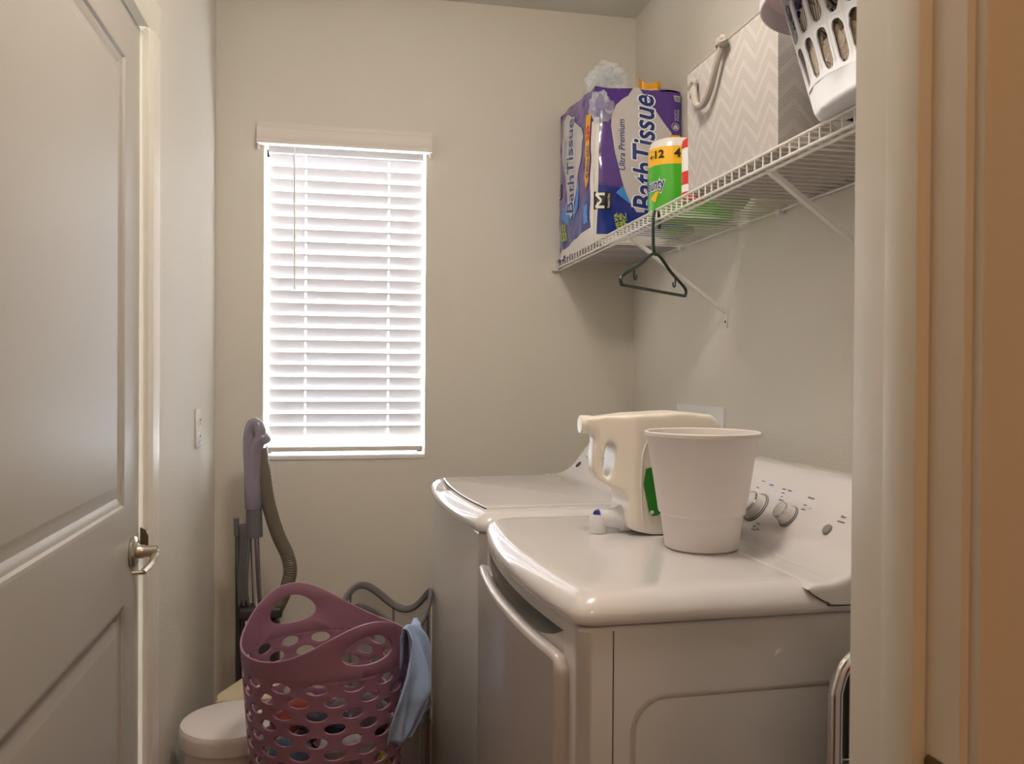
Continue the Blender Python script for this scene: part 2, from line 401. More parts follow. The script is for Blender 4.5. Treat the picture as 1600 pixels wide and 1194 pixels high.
# lever handle
HY, HZ = 1.935, .885
bm = B(); lathe(bm, [(.0, .0), (.032, 0), (.034, .002), (.034, .006), (.030, .010), (.018, .012), (.015, .016), (.014, .026), (.0, .026)], (FX, HY, HZ), 'X', 40)
hd = obj('door_handle', bm, M['nickel'], door)
bm = B(); tube(bm, [(FX+.020, HY, HZ), (FX+.052, HY, HZ)], .0125, 24)
bar = catmull([(FX+.046, HY, HZ+.001), (FX+.049, HY-.012, HZ-.006), (FX+.047, HY-.050, HZ-.019), (FX+.042, HY-.095, HZ-.024)], 6)
tube(bm, bar, [.009]*4+[.0075]*(len(bar)-4), 12, flat=.7)
tube(bm, [(FX+.0425, HY-.093, HZ-.024), (FX+.022, HY-.098, HZ-.024)], .006, 10, flat=.8)
obj('lever', bm, M['nickel'], hd)
bm = B(); extrude_profile(bm, [(-.030, 0), (-.024, .010), (-.010, .014), (.012, .014), (.024, .010), (.030, 0)], lambda p, y: Vector((FX+.004+p[1]*1.2, y, HZ+.012+p[0])), DY1-.008, DY1-.004)
obj('strike_lip', bm, M['darkbrass'], door, smooth=False)

# duplex outlet plate on the left wall
oy, oz = 2.722, 1.10
t = thing('wall_outlet', 'white duplex outlet plate on the left wall between the door and the window wall', 'outlet', (XL, oy, oz))
obj('cover_plate', box(B(), (XL, oy-.040, oz-.061), (XL+.006, oy+.040, oz+.061), .003), M['trim'], t)
for dz in (-.028, .022):
    bm = B(); lathe(bm, [(.017, .0), (.017, .0085), (.015, .0095), (0, .0095)], (XL, oy, oz+dz), 'X', 24)
    s = obj('socket', bm, M['vinyl'], t)
    bm = B()
    for a in (-.007, .005): box(bm, (XL+.009, oy+a, oz+dz-.001), (XL+.0102, oy+a+.003, oz+dz+.008))
    box(bm, (XL+.009, oy-.003, oz+dz-.011), (XL+.0102, oy+.003, oz+dz-.006)); obj('slots', bm, M['outletdark'], s, smooth=False)

# window: vinyl frame, glass, sill
bm = B()
for a, b in (((WX0, 3.205, WZ0), (WX0+.022, 3.235, WZ1)), ((WX1-.022, 3.205, WZ0), (WX1, 3.235, WZ1)), ((WX0, 3.205, WZ0), (WX1, 3.235, WZ0+.03)), ((WX0, 3.205, WZ1-.03), (WX1, 3.235, WZ1)), ((WX0, 3.208, 1.515), (WX1, 3.235, 1.545))): box(bm, a, b, .002)
wf = struct('window_1', bm, M['vinyl'])
obj('pane', box(B(), (WX0+.01, 3.222, WZ0+.01), (WX1-.01, 3.226, WZ1-.01)), M['glass'], wf, smooth=False)
struct('trim_6', box(B(), (WX0, YB-.004, WZ0-.014), (WX1, 3.21, WZ0+.002), .003), M['vinyl'])

# blinds
t = thing('window_blind', 'white horizontal slat blind covering the window above the vacuum', 'blind', (.02, YB, 1.0))
prof = [(0, 0), (0, .078), (.016, .078), (.019, .074), (.019, .069), (.024, .066), (.024, .060), (.030, .056), (.034, .048), (.036, .036), (.036, .022), (.033, .014), (.036, .008), (.036, 0)]
bm = B(); extrude_profile(bm, [(p[0]+.003, p[1]) for p in prof], lambda p, x: Vector((x, YB-p[0], 2.072+p[1])), -.288, .322)
for x in (-.288, .314): box(bm, (x, YB-.020, 2.058), (x+.008, YB-.002, 2.074), .002)
obj('valance', bm, M['valance'], t, angle=25)
obj('head_rail', box(B(), (-.252, YB+.012, 2.052), (.296, YB+.060, 2.085), .002), M['slat'], t)
SX0, SX1, NS, PITCHZ = -.249, .295, 23, .0442
bm = B(); holes = (-.123, .172)
for i in range(NS):
    z = 2.028-i*PITCHZ; cy = YB+.036; a = math.radians(76); sag = 0.0
    P = []
    for k in range(7):
        s = (k/6-.5)*.0512; cr_ = .0022*(1-(2*k/6-1)**2)
        # inner (room side) edge up
        P.append((cy - s*math.cos(a) - cr_*math.sin(a), z + s*math.sin(a) - cr_*math.cos(a)))
    th = .0026; Q = P + [(p[0]+th*math.sin(a), p[1]+th*math.cos(a)) for p in reversed(P)]
    xs = [SX0, holes[0]-.0028, holes[0]+.0028, holes[1]-.0028, holes[1]+.0028, SX1]
    for j, (xa, xb) in enumerate(zip(xs, xs[1:])):
        if j in (1, 3):    # the route hole in the middle of the slat, strips left above and below it
            for part in (Q[0:2]+Q[-2:], Q[5:7]+Q[7:9]): extrude_profile(bm, part, lambda p, x: Vector((x, p[0], p[1])), xa, xb, 1, False)
        else: extrude_profile(bm, Q, lambda p, x: Vector((x, p[0], p[1])), xa, xb)
obj('slats', bm, M['slat'], t, angle=30)
bm = B(); box(bm, (SX0-.003, YB+.004, .990), (SX1+.003, YB+.058, 1.008), .004, 3); obj('bottom_rail', bm, M['valance'], t)
for x in holes:
    bm = B(); rod(bm, (x, YB+.009, 1.0), (x, YB+.009, 2.06), .0007, 5); rod(bm, (x, YB+.062, 1.0), (x, YB+.062, 2.06), .0007, 5)
    obj('ladder_cord', bm, M['vinyl'], t)
bm = B(); tube(bm, [(-.162, YB-.001, 2.075), (-.162, YB-.004, 2.0), (-.160, YB-.004, 1.575), (-.160, YB-.004, 1.565)], [.0028, .0035, .0035, .005], 8); obj('tilt_wand', bm, M['wire'], t)

# washer supply box on the right wall
t = thing('outlet_box', 'white framed supply box recessed in the right wall behind the jug', 'wall box', (XR, 2.47, 1.1))
bm = B(); y0, y1, z0, z1 = 2.30, 2.65, .985, 1.177; r = .042
for a, b in (((y0, z0), (y1, z0+r)), ((y0, z1-r), (y1, z1)), ((y0, z0+r), (y0+r, z1-r)), ((y1-r, z0+r), (y1, z1-r))): box(bm, (XR-.007, a[0], a[1]), (XR+.002, b[0], b[1]))
obj('frame', bm, M['vinyl'], t, smooth=False); obj('back_panel', box(B(), (XR-.0015, y0+r, z0+r), (XR+.001, y1-r, z1-r)), M['boxgrey'], t, smooth=False)

# ceiling fixture in the room and in the hall
for ((x, y), pw, col), lb in ((ROOM_LAMP, 'round white ceiling light above the dryer'), (HALL_LAMP, 'round white ceiling light in the hall')):
    t = thing('ceiling_light', lb, 'ceiling light', (x, y, ZC))
    bm = B(); lathe(bm, [(0, ZC), (.17, ZC), (.17, ZC-.02), (.16, ZC-.03), (.155, ZC-.03), (.155, ZC-.02), (0, ZC-.02)], (x, y, 0), n=40); obj('base', bm, M['nickel'], t)
    m = mat('lamp_glass_%d' % pw, col, .3, emit=pw)
    bm = B(); lathe(bm, [(.152, ZC-.025), (.148, ZC-.06), (.125, ZC-.090), (.08, ZC-.108), (.0, ZC-.114)], (x, y, 0), n=32); obj('glass_dome', bm, m, t)

# ------------------------------------------------------------------ washer and dryer (local: x into the wall, y along it, z up)
W = .686
CON = [(.360, .9605), (.397, .963), (.424, .973), (.449, .990), (.466, 1.012), (.487, 1.039), (.508, 1.066), (.524, 1.083), (.538, 1.092), (.560, 1.094), (.620, 1.088), (.655, 1.060), (.662, .955), (.360, .955)]
CONS = catmull([(x, 0, z) for x, z in CON[:10]], 6)
CLEN = [0]
for a, b in zip(CONS, CONS[1:]): CLEN.append(CLEN[-1]+(b-a).length)
def on_console(y, s, lift=0):
    """s = length up the console face"""
    s = max(0, min(CLEN[-1]-1e-5, s))
    for i in range(len(CLEN)-1):
        if CLEN[i+1] >= s: break
    t = (s-CLEN[i])/(CLEN[i+1]-CLEN[i]); p = CONS[i].lerp(CONS[i+1], t); d = (CONS[i+1]-CONS[i]).normalized(); nrm = Vector((-d.z, 0, d.x))
    return Vector((p.x, y, p.z))+nrm*lift, nrm
def plan(bow, cor=.022, inset=0, depth=.66, n=20):
    """outline of the machine seen from above, front edge bowed towards -x"""
    def fx(y): u = (y/W)*2-1; return -bow*(1-u*u)
    P = []
    for k in range(n+1):
        y = inset+cor + (W-2*inset-2*cor)*k/n; P.append((fx(y)+inset, y))
    for (cx, cy, a0) in ((None, W-inset-cor, PI/2),):
        x0 = fx(W-inset-cor)+inset
        for k in range(1, 6): a = PI - k*PI/2/6; P.append((x0+cor+cor*math.cos(a), cy+cor*math.sin(a)))
        P.append((x0+cor, W-inset))
    P += [(depth*(.5), W-inset), (depth-inset, W-inset), (depth-inset, inset), (depth*.5, inset)]
    x0 = fx(inset+cor)+inset; P.append((x0+cor, inset))
    for k in range(1, 6): a = 1.5*PI - k*PI/2/6; P.append((x0+cor+cor*math.cos(a), inset+cor+cor*math.sin(a)))
    return P
def machine(name, label, cat, loc, rz, bowbody, bowlid):
    t = thing(name, label, cat, loc, rz)
    t['_local'] = 1
    bm = B(); rings = [[Vector((x, y, z)) for x, y in plan(bowbody, inset=i)] for z, i in ((.0, .012), (.02, .002), (.03, 0), (.908, 0), (.914, .004))]
    loft(bm, rings, True, True, True); body = obj('body', bm, M['body'], t, angle=35)
    bm = B(); rings = [[Vector((x, y, z)) for x, y in plan(bowlid, .03, inset=i)] for z, i in ((.9155, .001), (.918, -.003), (.926, -.005), (.936, -.003), (.946, .004), (.953, .012), (.958, .022), (.960, .034), (.960, .06))]
    loft(bm, rings, True, True, True); deck = obj('deck', bm, M['enamel'], t, angle=60)
    # control console sweeping up from the deck, with a rounded end cap
    bm = B(); rings = []; nn = []
    for i, p in enumerate(CONS):
        d = (CONS[min(i+1, len(CONS)-1)]-CONS[max(i-1, 0)]).normalized(); nn.append((-d.z, d.x))
    for y, dd in ((-.0066, .012), (-.006, .006), (-.0035, .0022), (.002, .0006), (.010, 0), (W-.010, 0), (W-.002, .0006), (W+.0035, .0022), (W+.006, .006), (W+.0066, .012)):
        rg = [Vector((p.x-n_[0]*dd, y, p.z-n_[1]*dd)) for p, n_ in zip(CONS, nn)]
        rg += [Vector((x, y, z-dd)) for x, z in CON[10:12]] + [Vector((x, y, z)) for x, z in ((.6615, .9275), (.41, .9275), (.385, .932), (.362, .944), (.352, .953))]
        rings.append(rg)
    V = loft(bm, rings, True, True, True)
    con = obj('control_panel', bm, M['enamel'], t, angle=50)
    # dark seam line at the foot of the console
    bm = B(); tube(bm, [(.398, y, .9625) for y in (.015, W-.015)], .0008, 5); obj('panel_seam', bm, M['seam'], con)
    return t, body, deck, con
def knob(parent, y, s, r, h, name='knob', pointer=True):
    p, n = on_console(y, s); q = n.to_track_quat('Z', 'Y').to_matrix().to_4x4(); q.translation = p
    bm = B(); lathe(bm, [(0, -.004), (r*1.18, -.004), (r*1.18, .002), (r*1.12, .0035), (r, .004), (r*.98, .008), (r*.90, h*.8), (r*.84, h), (r*.78, h+.0015), (0, h+.0015)], n=40); bm.transform(q)
    k = obj(name, bm, M['knobface'], parent)
    bm = B(); lathe(bm, [(r*1.19, -.002), (r*1.22, .0005), (r*1.10, .0045), (r*1.05, .0030)], n=40); bm.transform(q); obj('ring', bm, M['print'] if pointer else M['greybtn'], k)
    if pointer:
        bm = B(); lathe(bm, [(r*.86, h*.9), (r*.90, h*.97), (r*.84, h+.0018), (r*.78, h+.0020)], n=40); bm.transform(q); obj('chrome_band', bm, M['chrome'], k)
    return k

# dryer
DRY_O, DRY_R = (.331, 1.14, 0), math.radians(1.0)
t, body, deck, con = machine('dryer', 'white bow fronted dryer nearest the doorway with a bin and a jug on top', 'dryer', DRY_O, DRY_R, .026, .030)
def bowx(y, b=.026): u = y/W*2-1; return -b*(1-u*u)
# lens-shaped hand recess above the door
bm = B(); top, bot = [], []
for k in range(17):
    y = .055+.575*k/16; top.append((y, .900-.006*math.sin(PI*k/16)*0-.004)); bot.append((y, .896-.050*math.sin(PI*(k/16))**.7))
loft(bm, [[Vector((x, y, z)) for y, z in top+bot[::-1][1:-1]] for x in (-.06, .045)], True, True, True)
difference(body, bm)
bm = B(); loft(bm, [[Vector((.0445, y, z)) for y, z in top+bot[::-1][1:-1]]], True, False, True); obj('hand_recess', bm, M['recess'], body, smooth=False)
# door: slab following the bow, rounded corners
def door_outline(y0, y1, z0, z1, r, n=6, ny=14):
    P = []
    for k in range(ny+1): P.append((y0+r+(y1-y0-2*r)*k/ny, z1))
    for k in range(1, n): a = PI/2-PI/2*k/n; P.append((y1-r+r*math.cos(a), z1-r+r*math.sin(a)))
    P += [(y1, z1-r-(z1-z0-2*r)*k/8) for k in range(9)]
    for k in range(1, n): a = -PI/2*k/n; P.append((y1-r+r*math.cos(a), z0+r+r*math.sin(a)))
    for k in range(ny+1): P.append((y1-r-(y1-y0-2*r)*k/ny, z0))
    for k in range(1, n): a = -PI/2-PI/2*k/n; P.append((y0+r+r*math.cos(a), z0+r+r*math.sin(a)))
    P += [(y0, z0+r+(z1-z0-2*r)*k/8) for k in range(9)]
    for k in range(1, n): a = PI-PI/2*k/n; P.append((y0+r+r*math.cos(a), z1-r+r*math.sin(a)))
    return P
bm = B(); rings = []
for out, ins in ((.0, .004), (-.012, 0), (-.018, .001), (-.021, .004), (-.022, .010)):
    rings.append([Vector((bowx(y)+out, y, z)) for y, z in door_outline(.030+ins, W-.036-ins, .13+ins, .868-ins, .030-ins)])
V = loft(bm, rings, True, True, False)
# curved front skin
def skin(u, v):
    y = .040+(W-.086)*u; z = .14+.718*v; return Vector((bowx(y)-.0221, y, z))
grid(bm, skin, 16, 4)
d = obj('door', bm, M['body'], t, angle=50)
obj('latch_tab', box(B(), (bowx(.03)+.001, .020, .655), (bowx(.03)+.006, .030, .69)), M['seam'], t, smooth=False)
# side panel: vertical seam and pressed rounded rectangle
bm = B(); rod(bm, (.050, .0004, .03), (.050, .0004, .908), .0012, 5); obj('side_seam', bm, M['seam'], body)
bm = B()
rr = []
for x, z, a0 in ((.13, .76, PI), (.60, .76, PI/2), (.60, .12, 0), (.13, .12, -PI/2)):
    for k in range(7): a = a0-PI/2*k/6; rr.append(Vector((x+.05*math.cos(a), .0003, z+.05*math.sin(a))))
tube(bm, rr, .0045, 8, closed=True, flat=1)
for v in bm.verts: v.co.y = (v.co.y-.0003)*.30+.0003
obj('side_embossing', bm, M['body'], body)
# console end seam (cover piece lapping over the deck side)
bm = B(); tube(bm, catmull([(.352, -.0045, .953), (.362, -.0064, .944), (.385, -.0066, .932), (.41, -.0066, .9275), (.66, -.0066, .9275)], 6), .0011, 5); obj('panel_seam', bm, M['seam'], con)
knob(con, .365, .128, .0265, .022, 'cycle_knob'); knob(con, .249, .130, .0185, .022, 'signal_knob')
p, n = on_console(.125, .128); q = n.to_track_quat('Z', 'Y').to_matrix().to_4x4(); q.translation = p
bm = B(); lathe(bm, [(0, 0), (.0095, 0), (.0095, .003), (.0085, .004), (0, .004)], n=28); bm.transform(q); obj('start_button', bm, M['greybtn'], con)
def con_map(x, y, lift): return on_console(-x, y, lift)[0]      # art x runs towards the near end, y up the face
def dec(nm, b2, m): return decal(nm, b2, con_map, m, con, .008, .0006)
dec('signal_lettering', fit2d(text2d('Signal', bold=.02), -.222, .176, .019, .0058), M['print'])
dec('start_lettering', fit2d(text2d('Start', bold=.02), -.108, .158, .013, .0050), M['print'])
dec('off_lettering', fit2d(text2d('Off'), -.205, .156, .007, .0035), M['print'])
bars = [poly2d([(x-w_/2, s-.0011), (x+w_/2, s-.0011), (x+w_/2, s+.0011), (x-w_/2, s+.0011)]) for x, s, w_ in
        ((-.316, .180, .012), (-.312, .172, .010), (-.308, .164, .008), (-.302, .157, .016), (-.296, .180, .013), (-.322, .098, .011), (-.326, .090, .009), (-.318, .082, .016), (-.308, .086, .012),
         (-.225, .160, .010), (-.222, .151, .012), (-.106, .148, .020), (-.40, .186, .014), (-.405, .17, .012))]
for b_ in bars: dec('legend_line', b_, M['print'])
ticks = []
for k in range(26):
    a = math.radians(-60+k*12); c, s_ = math.cos(a), math.sin(a); px, py = -.365+c*.034, .128+s_*.034
    ticks.append(poly2d([(px-.0007, py-.0007), (px+.0007, py-.0007), (px+.0007, py+.0007), (px-.0007, py+.0007)]))
dec('dial_marks', merge(*ticks), M['print'])
arc = []
for k in range(9):
    a0, a1 = math.radians(k*10), math.radians(k*10+9); arc.append(poly2d([(-.365+r_*math.cos(a), .128+r_*math.sin(a)) for r_, a in ((.0305, a0), (.0320, a0), (.0320, a1), (.0305, a1))]))
dec('blue_arc', merge(*arc), M['printblue'])
dec('blue_legend', poly2d([(-.372, .181), (-.358, .181), (-.358, .184), (-.372, .184)]), M['printblue'])

# washer
t, body, deck, con = machine('washer', 'white top loading washer standing between the dryer and the window wall', 'washer', (.308, 1.862, 0), math.radians(3.0), .003, .024)
# lid slab with finger scoop
bm = B()
def lid_ring(z, i):
    P = []
    for k in range(13): y = .055+i+(W-.11-2*i)*k/12; u = y/W*2-1; P.append(Vector((-.024*(1-u*u)+.034+i, y, z)))
    return P+[Vector((.375-i, W-.055-i, z)), Vector((.375-i, .055+i, z))]
loft(bm, [lid_ring(.9595, 0), lid_ring(.9625, 0), lid_ring(.9645, .0015), lid_ring(.965, .004)], True, True, True); obj('lid', bm, M['enamel'], t, angle=30)
cut = B(); bmesh.ops.create_icosphere(cut, subdivisions=4, radius=1)
for v in cut.verts: v.co = Vector((.004+v.co.x*.038, .49+v.co.y*.095, .966+v.co.z*.026))
difference(deck, cut)
bm = B(); tube(bm, [(-.024*(1-(y/W*2-1)**2)+.0335, y, .9595) for y in [.055+(W-.11)*k/12 for k in range(13)]], .0022, 6); obj('lid_gap', bm, M['seam'], deck)
knob(con, .44, .150, .022, .020, 'cycle_knob'); knob(con, .575, .138, .015, .018, 'load_knob')
p, n = on_console(.640, .100); q = n.to_track_quat('Z', 'Y').to_matrix().to_4x4(); q.translation = p
bm = B(); lathe(bm, [(0, 0), (.011, 0), (.011, .002), (.0095, .003), (0, .003)], n=24); bm.transform(q); obj('start_button', bm, M['seam'], con)
for nm, yy, ss, rr_ in (('dial_marks', .44, .150, .032), ('load_marks', .575, .138, .023)):
    ticks = [poly2d([(-yy+rr_*math.cos(a)+dx, ss+rr_*math.sin(a)+dy) for dx, dy in ((-.0012, -.0007), (.0012, -.0007), (.0012, .0007), (-.0012, .0007))]) for a in [k*PI/9 for k in range(18)]]
    dec(nm, merge(*ticks), M['print'])

# ------------------------------------------------------------------ on the dryer
TOPZ = .9602
# white tapered bin
t = thing('wastebasket', 'white tapered round wastebasket standing on the dryer', 'bin', (.640, 1.425, TOPZ))
bm = B(); lathe(bm, [(0, .002), (.060, 0), (.065, .004), (.0730, .062), (.0770, .066), (.098, .199), (.100, .203), (.1032, .203), (.1032, .209), (.101, .2105), (.0975, .209), (.0955, .199), (.0725, .058), (.063, .007), (0, .007)], (.640, 1.425, TOPZ), n=72)
obj('bucket', bm, M['bin'], t, angle=35)
# detergent jug
t = thing('detergent_jug', 'cream plastic detergent jug with a handle and spout beside the white bin', 'jug', (.60, 1.60, TOPZ))
JO = [(.470, 1.186), (.486, 1.189), (.56, 1.194), (.66, 1.199), (.716, 1.194), (.735, 1.176), (.742, 1.13), (.742, .965), (.640, .9615), (.600, .9607), (.575, .965), (.552, .972), (.545, .985), (.545, 1.010), (.548, 1.030), (.540, 1.044), (.512, 1.056), (.492, 1.068), (.484, 1.085), (.485, 1.12), (.489, 1.145), (.486, 1.157), (.474, 1.158)]
bm = B(); yj0, yj1 = 1.545, 1.668
V0 = [bm.verts.new((x, yj0, z)) for x, z in JO]
f = bm.faces.new(V0); r = bmesh.ops.extrude_face_region(bm, geom=[f])
for v in r['geom']:
    if isinstance(v, bmesh.types.BMVert): v.co.y = yj1
def thin(v):   # neck, handle and spout corner are narrower than the belly
    k = 1.0
    if v.co.x < .56: k = .34+.66*max(0, (v.co.x-.50)/.06)**1.0 if v.co.x > .50 else .34
    v.co.y = (yj0+yj1)/2+(v.co.y-(yj0+yj1)/2)*k
bmesh.ops.triangulate(bm, faces=[q for q in bm.faces if len(q.verts) > 4])
slabs = bm.verts[:]+bm.edges[:]+bm.faces[:]
for xx in (.50, .515, .53, .545, .56):
    bmesh.ops.bisect_plane(bm, geom=bm.verts[:]+bm.edges[:]+bm.faces[:], plane_co=(xx, 0, 0), plane_no=(1, 0, 0))
for v in bm.verts: thin(v)
jug = obj('bottle', bm, M['jug'], t)
cut = B(); hp = [(.508, 1.118), (.511, 1.134), (.518, 1.140), (.526, 1.134), (.527, 1.115), (.523, 1.085), (.518, 1.071), (.511, 1.069), (.507, 1.078), (.506, 1.10)]
extrude_profile(cut, hp, lambda p, y: Vector((p[0], y, p[1])), 1.4, 1.9); difference(jug, cut)
md = jug.modifiers.new('remesh', 'REMESH'); md.mode = 'VOXEL'; md.voxel_size = .0035; md.use_smooth_shade = True
md = jug.modifiers.new('smooth', 'SMOOTH'); md.factor = .5; md.iterations = 14
bm = B(); cy = (yj0+yj1)/2; lathe(bm, [(0, .463), (.0165, .463), (.0185, .465), (.0185, .484), (.0160, .490)], (0, cy, 1.1725), 'X', 28); obj('neck_plug', bm, M['jug'], t)
bm = B(); lathe(bm, [(.026, .562), (.026, .545), (.021, .540), (.019, .522), (.019, .500), (0, .500)], (0, cy-.010, .988), 'X', 28)
lathe(bm, [(0, .9615), (.0175, .9615), (.0175, .992), (.015, .997), (0, .997)], (.499, cy-.012, 0), n=28); obj('spigot', bm, M['clear'], t)
bm = B(); lathe(bm, [(0, .9955), (.011, .9955), (.0105, 1.000), (.007, 1.0045), (0, 1.006)], (.499, cy-.012, 0), n=24); obj('press_button', bm, M['navyplast'], t)
def jmap(x, y, l): return Vector((x-.029, yj0-.0012-l, y))
bm = poly2d([(.602, 1.060), (.607, 1.090), (.640, 1.10), (.66, 1.02), (.632, 1.00), (.621, .9985), (.614, 1.006)]); decal('label', bm, jmap, M['greenlabel'], t, .05, .001)
bm = B(); tube(bm, catmull([(.580, yj0-.001, .972), (.573, yj0-.001, 1.0), (.569, yj0-.001, 1.06), (.573, yj0-.001, 1.12), (.585, yj0+.001, 1.15)], 6), .0018, 6); obj('ridge', bm, M['jug'], t)
decal('label_emblem', poly2d([(.6195+.004*math.cos(a), 1.0065+.004*math.sin(a)) for a in [k*PI/6 for k in range(12)]]), jmap, M['white'], t, .05, .0016)

# ------------------------------------------------------------------ wire shelf
SX, SZ = .80, 1.700
t = thing('wire_shelf', 'white wire shelf mounted along the right wall above the machines', 'shelf', (XR, 1.9, SZ))
bm = B(); y = .62; k = 0
while y < 3.095:
    tube(bm, [(XR-.008, y, SZ-.003), (SX+.002, y, SZ-.003), (SX, y, SZ-.005), (SX, y, SZ-.030)], .0020, 6); y += .0165 if 0 else .033; k += 1
obj('deck_wires', bm, M['wire'], t)
bm = B()
for x, z, r in ((SX, SZ-.001, .0032), (SX-.001, SZ-.028, .0034), (SX+.007, SZ-.035, .0036)): rod(bm, (x, .60, z), (x, 3.096, z), r, 8)
obj('front_rods', bm, M['wire'], t)
bm = B(); rod(bm, (XR-.010, .60, SZ-.007), (XR-.010, 3.096, SZ-.007), .0034, 8); obj('back_rods', bm, M['wire'], t)
for y in (2.62, 1.98, 1.36, .80):
    bm = B(); box(bm, (XR-.018, y-.011, SZ-.018), (XR, y+.011, SZ+.004), .003); obj('wall_clip', bm, M['wire'], t)
for yb, dz, dy in ((2.30, .245, 0), (1.50, .245, 0)):
    bm = B(); a = Vector((SX+.004, yb, SZ-.034)); b = Vector((XR-.004, yb, SZ-dz))
    d_ = (b-a).normalized(); n_ = Vector((-d_.z, 0, d_.x))
    prof = [(-.007, -.003), (.007, -.003), (.007, .006), (.0055, .006), (.0055, -.0015), (-.0055, -.0015), (-.0055, .006), (-.007, .006)]
    loft(bm, [[a+Vector((0, u, 0))+n_*v for u, v in prof], [b+Vector((0, u, 0))+n_*v for u, v in prof]], True, True, True)
    br = obj('support_bracket', bm, M['wire'], t, smooth=False)
    bm = B(); box(bm, (XR-.003, yb-.010, SZ-dz-.045), (XR, yb+.010, SZ-dz+.014), .001); obj('foot_plate', bm, M['wire'], br)
    bm = B(); lathe(bm, [(.0045, XR-.003), (.004, XR-.005), (0, XR-.0055)], (0, yb, SZ-dz-.026), 'X', 14); obj('screw', bm, M['screw'], br)
bm = B(); box(bm, (SX-.022, YB-.022, SZ-.040), (SX+.004, YB, SZ-.006), .004); obj('end_bracket', bm, M['wire'], t)

# hanger hooked over the front rod
t = thing('clothes_hanger', 'dark green plastic hanger hooked on the front rod of the wire shelf', 'hanger', (SX, 2.09, 1.5))
hc = Vector((.803, 2.085, 0)); hd_ = Vector((.27, .24, 0)).normalized()
def hp(u, z): return hc+hd_*u+Vector((0, 0, z))
bm = B(); tube(bm, catmull([hp(.020, 1.655), hp(.0215, 1.672), hp(.014, 1.693), hp(.0, 1.700), hp(-.012, 1.690), hp(-.016, 1.665), hp(-.014, 1.61), hp(-.008, 1.590), hp(.002, 1.584)], 7), .0042, 8); obj('hook', bm, M['hanger'], t)
bm = B(); tube(bm, catmull([hp(.0, 1.586), hp(.03, 1.580), hp(.09, 1.548), hp(.165, 1.518), hp(.182, 1.506), hp(.178, 1.494), hp(.16, 1.491), hp(0, 1.491), hp(-.16, 1.491), hp(-.178, 1.494), hp(-.182, 1.506), hp(-.165, 1.518), hp(-.09, 1.548), hp(-.03, 1.580)], 6, True), .0042, 8, closed=True)
for s in (-1, 1): tube(bm, catmull([hp(s*.115, 1.535), hp(s*.116, 1.516), hp(s*.108, 1.510), hp(s*.102, 1.516), hp(s*.103, 1.522)], 5), .0022, 6)
obj('frame', bm, M['hanger'], t)

# ------------------------------------------------------------------ bath tissue pack
PX0, PX1, PY0_, PY1_, PZ0, PZ1 = .806, 1.098, 2.640, 3.078, 1.703, 2.205
def puff(u, v): return (1-(2*u-1)**8)*(1-(2*v-1)**8)
def wrinkle(p, s=1): return (noise.noise(p*9)*.006+noise.noise(p*23)*.0025)*s
def near_map(u, v, l=0):
    """near face: u 0..1 from the open side to the wall, v up"""
    lean = .010*math.sin(PI*v)
    p = Vector((PX0+(PX1-PX0)*u, PY0_, PZ0+(PZ1-PZ0)*v))
    p.y -= puff(min(max(u, 0), 1), min(max(v, 0), 1))*.012+lean-.0+wrinkle(p)+l
    p.z += .012*noise.noise(Vector((u*3, v*3, 1)))*0
    return p
def side_map(u, v, l=0):
    """side face: u 0..1 from the far end to the near end, v up"""
    top = PZ1+.035*(1-u)
    p = Vector((PX0, PY1_+(PY0_-PY1_)*u, PZ0+(top-PZ0)*v))
    p.x -= puff(min(max(u, 0), 1), min(max(v, 0), 1))*.012+.012*math.sin(PI*min(max(v, 0), 1))*(.3+.7*u)*0+wrinkle(p)+l-(.02*(1-v)*(1-u)*0)
    return p
t = thing('bath_tissue_pack', 'large purple and blue bath tissue pack at the window end of the shelf', 'tissue pack', ((PX0+PX1)/2, 2.86, PZ0))
bm = B()
def panel(fn, nu, nv, mi_fn):
    V = [[bm.verts.new(fn(i/nu, j/nv)) for j in range(nv+1)] for i in range(nu+1)]
    for i in range(nu):
        for j in range(nv): bm.faces.new((V[i][j], V[i+1][j], V[i+1][j+1], V[i][j+1])).material_index = mi_fn((i+.5)/nu, (j+.5)/nv)
panel(near_map, 56, 100, lambda u, v: 0 if v > .36-.04*u else (3 if v < .05-.02*u else 1))
panel(side_map, 60, 100, lambda u, v: 0 if v > .33 else (3 if v < .05 else 1))
def top_map(u, v):
    z = PZ1+.035*v; p = Vector((PX0+(PX1-PX0)*u, PY0_+(PY1_-PY0_)*v, z)); p.z += .02*puff(u, v)+wrinkle(p, 1.5); return p
panel(top_map, 20, 24, lambda u, v: 3 if u < .75 else 0)
panel(lambda u, v: Vector((PX1, PY0_+(PY1_-PY0_)*u, PZ0+(PZ1+.035*u-PZ0)*v)), 8, 8, lambda u, v: 0)
panel(lambda u, v: Vector((PX0+(PX1-PX0)*u, PY1_, PZ0+(PZ1+.035-PZ0)*v)), 8, 8, lambda u, v: 0)
def bot_map(u, v): p = Vector((PX0+(PX1-PX0)*u, PY0_+(PY1_-PY0_)*v, PZ0)); return p
panel(bot_map, 12, 18, lambda u, v: 3 if int(v*6) % 2 else 1)
bmesh.ops.remove_doubles(bm, verts=bm.verts, dist=.0012)
obj('wrapper', bm, [M['packpurple'], M['packblue'], M['packsilver'], M['packwhite']], t, angle=60)
def nd(nm, b2, m, lift): return decal(nm, b2, near_map, m, t, .04, lift)
def sd(nm, b2, m, lift): return decal(nm, b2, side_map, m, t, .04, lift)
def N(px, py): return ((px-930)/136, (366-py)/244)
